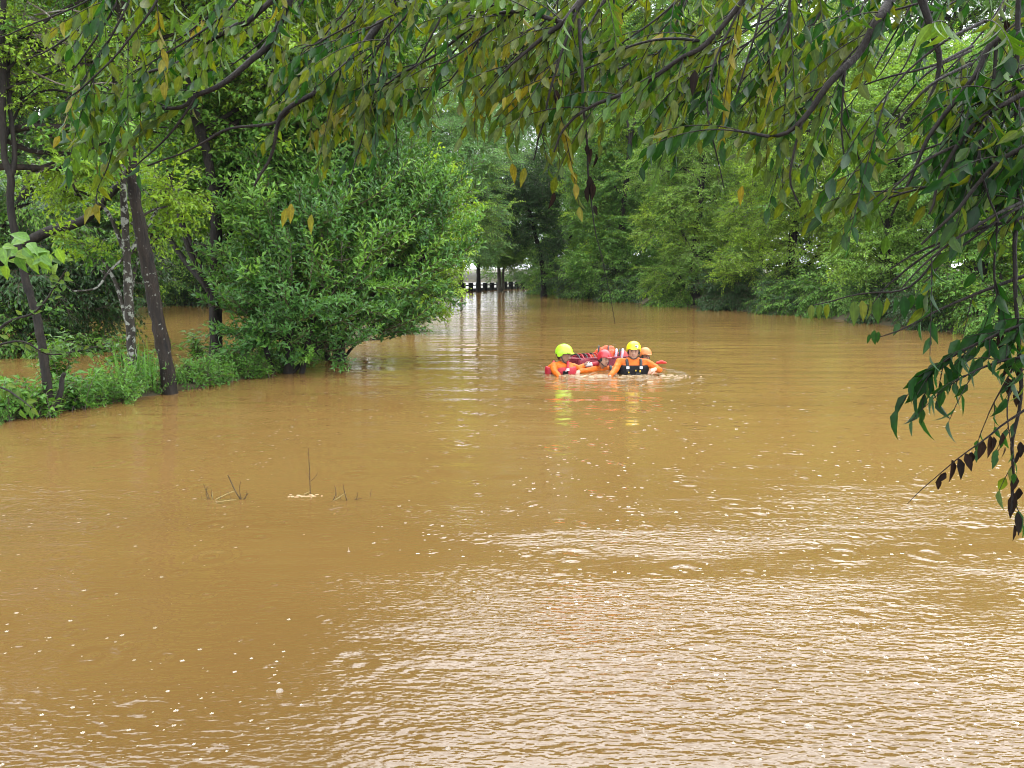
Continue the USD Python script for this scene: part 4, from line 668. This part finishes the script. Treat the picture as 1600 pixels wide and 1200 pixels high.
def helmet(t, c, f, up, mat, s=1.0, emblem=False):
    f = unit(f); up = unit(up - np.dot(up, f) * f); r = np.cross(f, up); R = np.stack([f, r, up], 1)
    outer = M3.sphere(1.0, 40).scale((.136, .120, .128)).translate((-.004, 0, 0)); inner = M3.sphere(1.0, 32).scale((.120, .105, .112)).translate((-.004, 0, 0))
    cut = M3.cube((0.5, 0.5, 0.3), True).rotate((0, -10, 0)).translate((0.02, 0, -.168)); face = M3.cube((0.16, 0.5, 0.2), True).translate((0.155, 0, -.095))
    brim = hull_of([((.10, .06, .012), .010), ((.10, -.06, .012), .010), ((.142, .035, .002), .008), ((.142, -.035, .002), .008)])
    ear = union([hull_of([((-.02, k * .108, -.01), (.05, .012, .03)), ((-.035, k * .100, -.05), (.035, .012, .02))]) for k in (-1, 1)])
    m = union([(outer - inner - cut) - face, brim, ear])
    for k in (-.04, 0, .04): m = m - M3.cube((.05, .010, .03), True).rotate((0, -28, 0)).translate((-.05, k, .118))
    def put(m):
        q = m.to_mesh() if hasattr(m, 'to_mesh') else m; v = (np.asarray(q.vert_properties[:, :3]) if hasattr(q, 'vert_properties') else q[0]); fa = q.tri_verts if hasattr(q, 'tri_verts') else q[1]
        return v @ R.T * s + c, np.asarray(fa)
    h = obj('helmet', put(m), mat, t, smooth=40)
    st = tube(np.array([(-.02, .108, -.03), (.035, .088, -.115), (.06, .035, -.158), (.064, 0, -.162), (.06, -.035, -.158), (.035, -.088, -.115), (-.02, -.108, -.03)]), 0.008, 5); obj('chin_strap', put(st), 'strap_black', h, smooth=True)
    if emblem:
        obj('emblem', put(hull_of([((.108, -.052, .052), .018), ((.118, -.030, .055), .016), ((.108, -.05, .030), .014)])), 'tape_white', h, smooth=True); obj('headlamp', put(hull_of([((.128, -.030, .058), .010), ((.122, -.045, .044), .008)])), 'strap_black', h, smooth=True)
    return h
def person(label, skin, shirt, hp, helm_mat, head, face, up, body, arms, vest, emblem=False, hs=1.0):
    """body: chain of (point, radius) pairs from neck to waist with the shoulders; arms: (shoulder, elbow, wrist, hand args)."""
    t = thing('person', label, 'person', 'rescuers wading in the flood')
    hb, g = head_balls(head, face, up, hs)
    neck, shL, shR, chest, waist = body
    torso = lambda o: [hull_of([(chest + [-.11, 0, .03], .115 + o), (chest + [.11, 0, .03], .115 + o), (waist + [-.09, 0, 0], .115 + o), (waist + [.09, 0, 0], .115 + o)]), hull_of([(shL, .062 + o), (chest + [-.08, 0, .05], .10 + o), (chest + [.08, 0, .05], .10 + o), (shR, .062 + o)]), hull_of([(neck, .055 + o * .4), (chest + [0, 0, .07], .085 + o), (shL * .6 + neck * .4, .045 + o), (shR * .6 + neck * .4, .045 + o)])]
    skin_m = hb + torso(-.012) + [hull_of([(neck, .054), (g(-.02, 0, -.05), .055)])]
    cloth = torso(0.0)
    for a in arms:
        sh, el, wr = a[:3]; skin_m += [hull_of([(sh, .045), (el, .036)]), hull_of([(el, .036), (wr, .026)])]
        if len(a) > 3: skin_m += hand(wr, *a[3:])
        w2 = wr + (el - wr) * 0.12; cloth += [hull_of([(sh, .062), (el, .049)]), hull_of([(el, .049), (w2, .038)])]
    obj('body', smoothed(union(skin_m), 0.010, 6), skin, t, smooth=True)
    cm = union(cloth) - hull_of([(neck + [0, 0, .10], .055), (neck + [0, 0, -.01], .056)])
    tm = smoothed(cm, 0.016, 5); v = np.array(tm.vertices); v += tm.vertex_normals * ((meshkit.fbm(v * 16, 3, 2) - 0.5) * 0.022)[:, None]
    obj('shirt', (v, tm.faces), shirt, t, smooth=True)
    for k in (-1, 1):
        obj('eye', blob(g(.079, k * .031, .004), np.array([.011, .013, .008]), 1), 'eye_dark', t, smooth=True); obj('eyebrow', hull_of([(g(.088, k * .016, .027), .005), (g(.083, k * .045, .026), .0045)], 8), 'hair_black', t, smooth=True)
    obj('mouth', hull_of([(g(.088, -.020, -.062), .005), (g(.096, 0, -.060), .006), (g(.088, .020, -.062), .005)], 8), 'lips', t, smooth=True)
    obj('hair', hull_of([(g(-.035, .03, .0), .075), (g(-.035, -.03, .0), .075), (g(-.04, 0, -.045), .055)]), 'hair_black', t, smooth=True)
    helmet(t, np.asarray(g(0.0, 0, .045)), face, up, helm_mat, hs, emblem)
    if vest: vest(t, body, torso)
    return t
def vest_of(main, second, tabs, lift=0.02, low=-.30, shoulder='strap_black', top=0.085):
    def make(t, body, torso):
        neck, shL, shR, chest, waist = body
        shell = union(torso(.030)[:1] + [hull_of([(chest + [-.10, 0, .045], .125), (chest + [.10, 0, .045], .125)])])
        keep = M3.cube((0.52, 0.6, 0.44), True).translate(tuple(chest + [0, 0, top - 0.22]))
        v = obj('vest', smoothed((shell ^ keep), 0.02, 3), main, t, smooth=40)
        for k, sh in ((-1, shL), (1, shR)):
            base = chest + [k * .105, 0, 0]
            for y in (-.135, .12): pass
            q = np.array([base + [0, -.135, -.02], base + [0, -.128, .06], base + [k * .005, -.085, .145], base + [k * .005, 0.0, .165], base + [k * .005, .08, .13], base + [0, .128, .04]])
            a = tube(spline(q, 16), 0.024, 6); sv = a[0]; st = obj('shoulder_strap', (sv, a[1]), shoulder, v, smooth=True)
            obj('buckle', box(base + [0, -.157, .055], (.045, .016, .04)), 'tape_white', v, smooth=False)
        for (dx, dz, w, h, mt) in tabs:
            obj('patch', box(chest + [dx, -.158, dz], (w, .014, h)), mt, v, smooth=False)
        return v
    return make
v3 = lambda *a: np.array(a, float)
# rescuer in the yellow helmet, facing the camera
Y = 12.55; c = P(990, 566, Y)
person('rescuer in yellow helmet and black vest wading chest-deep towards the camera, arms spread', 'skin_light', 'shirt_orange', None, 'helmet_yellow', P(990, 549, Y) , v3(-.12, -1, -.02), v3(0, 0, 1),
       [P(990, 561, Y), P(969, 565, Y), P(1009, 566, Y), P(989, 578, Y), P(989, 606, Y)],
       [(P(968, 565, Y), P(962, 577, 12.4), P(953, 588, 12.2)), (P(1010, 566, Y), P(1030, 578, 12.45), P(1024, 577, 12.22), v3(-.9, -.35, -.25), v3(0, -.5, .85), v3(0, -.85, -.5), 0.7)],
       vest_of('vest_black', 'vest_black', [(-.09, -.02, .02, .02, 'tape_yellow'), (.02, .01, .02, .02, 'tape_yellow'), (.09, .0, .02, .03, 'tape_yellow'), (.02, -.10, .03, .03, 'tape_yellow'), (-.03, -.06, .05, .012, 'strap_black'), (.06, -.05, .07, .05, 'strap_black')]), emblem=True, hs=0.96)
# rescuer in the lime helmet, turned to the right
Y = 12.6
person('rescuer in lime green helmet and red vest at the left, turned to the right', 'skin_tan', 'shirt_orange', None, 'helmet_lime', P(881, 555, Y), v3(.86, -.42, -.12), v3(.05, 0, 1),
       [P(879, 567, Y), P(866, 572, 12.5), P(890, 572, 12.72), P(876, 581, Y), P(875, 606, Y)],
       [(P(865, 573, 12.45), P(866, 580, 12.35), P(874, 588, 12.2)), (P(893, 573, 12.75), P(905, 575.5, 12.7), P(912, 571, 12.75), v3(.75, .1, .65), v3(-.3, -.3, .85), v3(-.2, -.95, .1), 0.8)],
       vest_of('vest_red', 'vest_black', [(.07, -.005, .085, .07, 'vest_black'), (.075, .02, .03, .035, 'tape_white'), (.12, -.01, .03, .05, 'vest_red'), (-.13, .02, .06, .06, 'vest_black'), (-.11, .045, .10, .02, 'tape_white')], shoulder='vest_red'), hs=1.06)
# rescuer in the red helmet, low in the water, reaching to the left
Y = 12.9
person('rescuer in red helmet low in the water between two others, arm reaching left', 'skin_light', 'shirt_orange', None, 'helmet_red', P(944, 561, Y), v3(.55, -.8, -.12), v3(.10, 0, 1),
       [P(941, 572, 13.0), P(932, 577, 13.0), P(954, 577, 13.05), P(943, 588, 13.05), P(943, 606, 13.1)],
       [(P(931, 577.5, 12.95), P(917, 579.5, 12.7), P(905, 580, 12.6), v3(-.8, -.5, -.35), v3(-.2, -.4, .9), v3(.3, -.9, -.3), 0.55), (P(955, 577, 13.05), P(962, 582, 12.95), P(966, 588, 12.9))],
       vest_of('vest_black', 'vest_black', [(-.02, .01, .07, .09, 'tape_yellow'), (-.10, .02, .025, .03, 'tape_white')]), hs=0.92)
# rescuer in the orange helmet, behind
Y = 13.7
person('rescuer in orange helmet mostly hidden behind the yellow-helmeted one', 'skin_tan', 'shirt_orange', None, 'helmet_orange', P(1008, 556, Y), v3(.45, -.85, -.1), v3(0, 0, 1),
       [P(1007, 567, Y), P(995, 573, Y), P(1020, 573, Y), P(1007, 582, Y), P(1007, 604, Y)],
       [(P(995, 573, Y), P(990, 580, Y), P(990, 590, Y)), (P(1021, 573, Y), P(1028, 576, 13.6), P(1034, 582, 13.5))], None, hs=0.88)
# floating rescue stretcher with the red bag lying on it
st = thing('rescue_stretcher', 'maroon basket stretcher with red netting floating between the rescuers', 'stretcher')
A0, A1 = P(889, 567, 13.15), P(984, 562, 13.75); A0[2] = A1[2] = 0.11; ax = unit(A1 - A0); sd = np.cross([0, 0, 1.0], ax); Lb = np.linalg.norm(A1 - A0)
def tub(o, z0, z1, n=26):
    return hull_of([(A0 + ax * (o + .12) + sd * k * (.16 - o) + [0, 0, z], .05) for k in (-1, 1) for z in (z0, z1)] + [(A1 - ax * (o + .1) + sd * k * (.2 - o) + [0, 0, z], .05) for k in (-1, 1) for z in (z0, z1)])
obj('shell', smoothed(tub(0, -.10, .03) - tub(.05, -.02, .3), 0.05, 2), 'net_maroon', st, smooth=40)
loop = np.array([A0 + ax * u * Lb + sd * w + [0, 0, .07] for u, w in ((.05, -.16), (.0, -.08), (.0, .08), (.05, .17), (.5, .25), (.95, .23), (1.0, .1), (1.0, -.1), (.95, -.23), (.5, -.25), (.05, -.16))])
obj('rim', tube(spline(loop, 60), 0.014, 7), 'net_maroon', st, smooth=True)
for k in range(6):
    u = .08 + .06 * k; p = A0 + ax * u * Lb; obj('net_strap', tube(spline([p + sd * .2 + [0, 0, .06], p + ax * .05 + [0, 0, .13], p - sd * .2 + [0, 0, .06]], 9), 0.011, 5), 'vest_red' if k % 2 else 'strap_black', st, smooth=True)
for k in (0, 1):
    p = P(921 + 9 * k, 570 - k, 12.98); obj('float_pad', hull_of([(p + [-.05, 0, 0], .035), (p + [.05, 0, .01], .035)]), 'tape_white' if k == 0 else 'vest_red', st, smooth=True)
bag = thing('rescue_bag', 'bulky wet red rescue bag with pale strip heaped on the stretcher', 'bag')
cB = P(947, 555, 13.45)
bm = union([hull_of([(cB + [-.17, 0, -.06], .09), (cB + [-.12, 0, .04], .085), (cB + [.10, 0, .05], .08), (cB + [.20, .05, -.06], .09)]), hull_of([(cB + [-.14, -.02, .06], .05), (cB + [.0, 0, .13], .055), (cB + [.10, 0, .10], .05)])])
tm = smoothed(bm, 0.02, 4); v = np.array(tm.vertices); v += tm.vertex_normals * ((meshkit.fbm(v * 11, 3, 9) - .5) * .06)[:, None]; obj('bag_body', (v, tm.faces), 'bag_orange', bag, smooth=True)
obj('bag_body', smoothed(hull_of([(cB + [.20, 0, -.03], .075), (cB + [.36, .05, -.03], .06), (cB + [.30, .05, .02], .06)]), 0.02, 4), 'bag_red', bag, smooth=True)
for dx, mt, w in ((.17, 'sheet_lilac', .022), (.225, 'strap_black', .014), (.275, 'sheet_lilac', .022), (-.13, 'strap_black', .016), (.03, 'strap_black', .012)):
    q = cB + [dx, -.02, 0]; hh = .155 if dx < .1 else .10
    obj('strap', tube(spline([q + [-.03, -.09, -.06], q + [-.01, -.085, .03 + hh * .25], q + [.0, -.02, hh], q + [.02, .08, hh - .03]], 14), w, 6), mt, bag, smooth=True)
fl = P(1032, 566, 13.6); o = obj('float_buoy', smoothed(hull_of([(fl + [-.06, 0, -.01], .02), (fl + [.02, 0, .012], .026), (fl + [.09, 0, -.01], .016)]), 0.012, 2), 'bag_red', smooth=True); tag(o, 'small red float trailing right of the rescuers', 'float')
# froth stirred up round the swimmers
rgf = np.random.default_rng(6); ms = []
for k in range(120):
    x = rgf.normal(975, 58); y = 585.5 + rgf.exponential(1.5) + 0.0 * x
    if not 862 < x < 1110: continue
    ms.append(blob(W(x, y), np.array([rgf.uniform(.01, .06), rgf.uniform(.006, .02), .004]), 1))
o = obj('froth_wake', join(ms), 'froth_wake', smooth=True); tag(o, 'thin froth on the wake in front of the rescuers', 'froth', None, 'stuff')
# ------------------------------------------------------------------ weeds on the left verge
def weed(label, px, py, h, n, ln, wd, seed, style='leafy', mat='leaf_weed'):
    if style == 'leafy': h, n, ln = h * 1.15, int(n * 1.5), ln * 1.4
    rg = np.random.default_rng(seed); c = W(px, py); parts = []
    for k in range(n):
        a = rg.uniform(0, 2 * math.pi); lean = rg.uniform(0.1, 0.7); b = c + np.array([rg.normal(0, 0.10), rg.normal(0, 0.08), -0.06]); H = h * rg.uniform(0.55, 1.1)
        t = np.linspace(0, 1, 7); st = b + np.stack([math.cos(a) * lean * H * t ** 1.6, math.sin(a) * lean * H * t ** 1.6, H * t * (1 - 0.25 * lean * t)], 1)
        if style == 'blade':
            parts.append(leaves(st[:1], np.array([st[-1] - st[0]]), np.array([[math.cos(a), math.sin(a), 0.6]]), H * 1.25, 0.035, 0.25, 0.15)); continue
        parts.append(stick_uv(tube(st, [0.006, 0.003], 4)))
        m = int(H / 0.055) + 3; q = np.linspace(0.25, 1, m); p = np.stack([np.interp(q, t, st[:, i]) for i in range(3)], 1); ph = np.arange(m) * 2.4 + rg.uniform(0, 6)
        d = np.stack([np.cos(ph), np.sin(ph), rg.normal(0.25, 0.3, m)], 1); L = ln * rg.uniform(0.6, 1.25, m)
        parts.append(leaves(p, d, np.tile([0, 0, 1.0], (m, 1)) + rg.normal(0, 0.3, (m, 3)), L, L * wd, 0.3, 0.15))
    v, f, u = join_uv(parts); o = obj('weed', (v, f), mat, smooth=False, uv=u); tag(o, label, 'weed', 'weeds on the left verge')
for i, a in enumerate([
    ('bright leafy weed right against the forked tree base', 108, 640, 0.42, 16, 0.10, 0.42), ('bushy weed left of the forked tree base', 55, 652, 0.40, 14, 0.09, 0.45), ('tall bright weed behind the forked tree', 88, 610, 0.75, 14, 0.11, 0.35),
    ('drooping weed at the left frame edge of the verge', 15, 655, 0.45, 12, 0.09, 0.45), ('low weed midway between forked and lichen trees', 150, 632, 0.22, 12, 0.09, 0.45), ('low round weed just left of the lichen trunk', 182, 626, 0.24, 13, 0.08, 0.5),
    ('weed climbing up behind the lichen trunk', 200, 600, 0.75, 9, 0.11, 0.32), ('leafy weed between the lichen and leaning trunks', 246, 612, 0.30, 10, 0.09, 0.4), ('small weed just right of the leaning trunk', 288, 602, 0.34, 12, 0.09, 0.4),
    ('weed right of the stump with a yellow tinge', 318, 598, 0.34, 12, 0.08, 0.45), ('tall weed halfway from stump to laurel shrub', 345, 590, 0.5, 14, 0.10, 0.4), ('leafy weed left under the laurel shrub', 375, 588, 0.55, 16, 0.10, 0.4),
    ('weed in the shade of the laurel shrub', 405, 590, 0.3, 12, 0.09, 0.4), ('weed far behind the stump by the field', 312, 562, 0.6, 12, 0.11, 0.35), ('weed behind the leaning trunk by the field', 225, 582, 0.4, 9, 0.1, 0.35)]): weed(*a, seed=100 + i)
weed('clump of long arching green blades beside the lichen trunk', 222, 616, 0.62, 46, 0, 0, 140, 'blade'); weed('clump of arching blades between the leaning trunk and stump', 276, 606, 0.36, 26, 0, 0, 141, 'blade')
rg = np.random.default_rng(8); n = 230; yy = rg.uniform(7.2, 20, n); xx = np.interp(yy, BANK_L[:, 1], BANK_L[:, 0]) - rg.uniform(0.1, 1.1, n)
g = scatter(path_for('verge_grass'), 'grassy', 'leaf_grass', np.stack([xx, yy, np.full(n, 0.0)], 1), frames(np.stack([rg.normal(0, 0.5, n), rg.normal(0, 0.5, n), np.ones(n)], 1), rg.normal(size=(n, 3))), rg.uniform(0.2, 0.5, n))
tag(g.GetPrim(), 'grass and low ground cover along the flooded left verge', 'grass', None, 'stuff')
n = 230; yy = rg.uniform(7.4, 15.5, n); xx = np.interp(yy, BANK_L[:, 1], BANK_L[:, 0]) - rg.uniform(-0.02, 0.9, n) ** 1.3
g = scatter(path_for('verge_plants'), 'broad', 'leaf_weed', np.stack([xx, yy, np.full(n, -0.02)], 1)[~np.isnan(xx)], frames(np.stack([rg.normal(0, 0.5, n), rg.normal(-0.1, 0.5, n), np.ones(n)], 1), rg.normal(size=(n, 3)))[~np.isnan(xx)], rg.uniform(0.3, 0.75, n)[~np.isnan(xx)])
tag(g.GetPrim(), 'bright low leafy ground cover crowding the edge of the left verge', 'ground cover', None, 'stuff')
st = spline([W(303, 604) - [0, 0, 0.1], W(303, 604) + [-0.01, 0, 0.12], W(303, 604) + [-0.05, 0.02, 0.30]], 9)
o = obj('stump', tube(st, [0.085, 0.07, 0.055], 10, 0.25, 5), 'bark_dark', smooth=True); tag(o, 'short dark broken stump right of the leaning trunk', 'stump')

# ------------------------------------------------------------------ dead twigs poking out of the water in the foreground
def twigs(name, label, sticks, mats=('dry_stalk', 'straw')):
    t = thing(name, label, 'dead twig', 'dead twigs poking out of the flood')
    for pts, r, m in sticks:
        q = [P(x, y, Y) for x, y, Y in pts]; obj('stem' if m == 0 else 'straw', tube(spline(q, 10), [r, r * 0.5], 5, 0.15, 2), mats[m], t, smooth=True)
Y1 = W(370, 780)[1]
twigs('dead_twig', 'tangle of dead twigs and straw standing left in the foreground water', [([(378, 783, Y1), (368, 768, Y1), (356, 742, Y1)], .006, 0), ([(377, 780, Y1), (374, 765, Y1), (376, 752, Y1)], .003, 0), ([(380, 781, Y1), (388, 770, Y1)], .004, 0), ([(330, 786, Y1), (326, 776, Y1), (318, 756, Y1)], .003, 0), ([(328, 785, Y1), (322, 772, Y1), (324, 760, Y1)], .004, 0), ([(334, 784, Y1), (330, 772, Y1), (331, 764, Y1)], .003, 0), ([(316, 784, Y1), (314, 772, Y1)], .002, 0),
    ([(330, 784, Y1), (348, 775, Y1), (366, 767, Y1)], .005, 1), ([(338, 785, Y1 - .1), (356, 782, Y1 - .1), (369, 781, Y1 - .1)], .004, 1), ([(332, 784, Y1), (332, 768, Y1)], .003, 1), ([(345, 783, Y1), (344, 768, Y1)], .002, 0), ([(362, 784, Y1), (358, 770, Y1), (352, 767, Y1)], .002, 0), ([(383, 783, Y1), (386, 766, Y1)], .002, 0)])
Y2 = W(484, 772)[1]
twigs('dead_twig', 'single tall thin dead stalk rising upright from the foreground water', [([(485, 776, Y2), (484, 750, Y2), (482, 700, Y2)], .004, 0), ([(484, 748, Y2), (478, 738, Y2)], .002, 0), ([(485, 752, Y2), (493, 745, Y2), (496, 738, Y2)], .0025, 0), ([(474, 773, Y2), (484, 768, Y2)], .004, 1)])
Y3 = W(535, 782)[1]
twigs('dead_twig', 'cluster of short dead twigs right of the tall stalk', [([(521, 781, Y3), (525, 770, Y3), (523, 758, Y3)], .004, 0), ([(528, 780, Y3), (524, 766, Y3)], .002, 0), ([(542, 782, Y3), (538, 768, Y3), (536, 756, Y3)], .004, 0), ([(518, 784, Y3), (530, 777, Y3), (540, 770, Y3)], .004, 1), ([(533, 783, Y3), (532, 770, Y3)], .002, 0)])
twigs('dead_twig', 'two tiny dead twig tips rightmost in the twig row', [([(557, 781, Y3), (559, 769, Y3)], .003, 0), ([(554, 780, Y3), (565, 779, Y3)], .003, 0), ([(579, 776, Y3), (580, 764, Y3)], .003, 0)])

# ------------------------------------------------------------------ post and rail fence at the end of the road
fence = thing('post_fence', 'low dark post and rail fence standing at the far end of the flood', 'fence')
a, b = P(686, 457, 55), P(850, 447, 72); a[2] = b[2] = 0; ang = math.atan2(b[1] - a[1], b[0] - a[0]); Lf = np.linalg.norm(b - a)
for k in range(17):
    p = a + (b - a) * k / 16; obj('post', box(p + [0, 0, 0.22], (0.34, 0.3, 0.78 + 0.06 * math.sin(k * 5))), 'fence_wood', fence, smooth=False)
for z, hh in ((0.08, 0.26), (0.44, 0.08)): obj('rail', box((a + b) / 2 + [0, 0.03, z], (Lf, 0.16, hh), ang), 'fence_wood', fence, smooth=False)

# ------------------------------------------------------------------ rain on the water
def splash_mesh(seed, tall=False):
    rg = np.random.default_rng(seed); ms = []
    for k in range(7):
        a = k * 0.9 + rg.uniform(0, 0.3); d = np.array([math.cos(a), math.sin(a), 0]); ms.append(tube(np.array([d * 0.55, d * 0.8 + [0, 0, 0.25], d * 1.0 + [0, 0, 0.42 * rg.uniform(0.5, 1.2)]]), [0.20, 0.12, 0.04], 4))
    ms.append(blob(np.array([0, 0, 0.05]), np.array([0.6, 0.6, 0.22]), 1)); ms.append(blob(np.array([rg.normal(0, 0.3), 0, 0.8]), 0.10, 0))
    if tall: ms += [tube(np.array([[0, 0, 0], [0, 0, 0.9], [0.05, 0, 1.9], [0.02, 0, 2.6]]), [0.5, 0.22, 0.16, 0.05], 7), blob(np.array([0.02, 0, 3.1]), 0.2, 1)]
    return join(ms)
rg = np.random.default_rng(21); pts = []
while len(pts) < 1900:
    x, y = rg.uniform(-30, 1630), 425 + 775 * rg.uniform() ** 1.0; w = W(x, y)
    if w[1] > 60 or y < 452 or rg.uniform() < np.interp(y, [700, 850, 1200], [0, 0.5, 0.8]): continue
    if meshkit.fbm(np.array([w[0] * 0.8, w[1] * 0.5, 0.0]), 3, 17) < rg.uniform(0.36, 0.62): continue
    xl = np.interp(w[1], BANK_L[:, 1], BANK_L[:, 0]) + 0.15; xr = np.interp(w[1], BANK_R[:, 1], BANK_R[:, 0]) - 0.5
    if xl < w[0] < xr or (w[0] < xl - 2.2 and w[1] < 26): pts.append(w)
pts = np.array(pts); pi = UsdGeom.PointInstancer.Define(stage, path_for('rain_splashes')); rel = pi.CreatePrototypesRel()
for s in range(3):
    m = usdkit.mesh(stage, str(pi.GetPath()) + f'/splash_{s}', splash_mesh(s), '/World/Looks/splash', smooth=False); rel.AddTarget(m.GetPath())
pi.CreatePositionsAttr(Vt.Vec3fArray.FromNumpy(pts.astype(np.float32))); sc = (0.0024 + 0.006 * rg.uniform(0, 1, len(pts)) ** 2.5) * np.clip((pts[:, 1] / 6) ** 0.6, 0.5, 2.2)
pi.CreateScalesAttr(Vt.Vec3fArray.FromNumpy(np.stack([sc * 2.0, sc * 1.7, sc * 0.4], 1).astype(np.float32))); pi.CreateProtoIndicesAttr(Vt.IntArray.FromNumpy((np.arange(len(pts)) % 3).astype(np.int32)))
pi.CreateOrientationsAttr(Vt.QuathArray([Gf.Quath(float(math.cos(a)), 0, 0, float(math.sin(a))) for a in rg.uniform(0, 3.1, len(pts))]))
tag(pi.GetPrim(), 'countless small raindrop splashes speckling the brown water', 'rain splash', None, 'stuff')
def tallsplash(px, py, s, label, tall=True):
    v, f = splash_mesh(px, tall); o = obj('raindrop_splash', (v * s + W(px, py), f), 'splash', smooth=True); tag(o, label, 'splash', 'larger raindrop splashes')
tallsplash(545, 862, 0.0085, 'small upright raindrop splash left of the middle foreground'); tallsplash(762, 936, 0.0095, 'tall pointed raindrop splash in the middle foreground')
tallsplash(1266, 1062, 0.005, 'tiny brown raindrop splash low in the right foreground')
def bubble(px, py, r, label):
    m = trimesh.creation.icosphere(subdivisions=3, radius=1.0); v = np.asarray(m.vertices); v = v * [r, r, r * 0.75]; o = obj('bubble', (v + W(px, py) - [0, 0, r * 0.1], m.faces), 'bubble', smooth=True); tag(o, label, 'bubble', 'rain bubbles on the water')
bubble(1264, 1136, 0.018, 'brown rain bubble floating in the lower right foreground'); bubble(437, 1080, 0.015, 'rain bubble floating in the lower left foreground'); bubble(700, 1170, 0.010, 'small rain bubble near the bottom edge in the middle')
# patch of froth round the tall stalk
rg = np.random.default_rng(4); ms = []
for k in range(26):
    p = W(476 + rg.normal(0, 13), 775 + rg.normal(0, 1.2)); ms.append(blob(p + [0, 0, 0.0], np.array([rg.uniform(0.006, 0.025), rg.uniform(0.004, 0.012), 0.0016]), 1))
o = obj('froth_patch', join(ms), 'froth_wake', smooth=True); tag(o, 'pale froth patch floating at the foot of the tall stalk', 'froth', None, 'stuff')
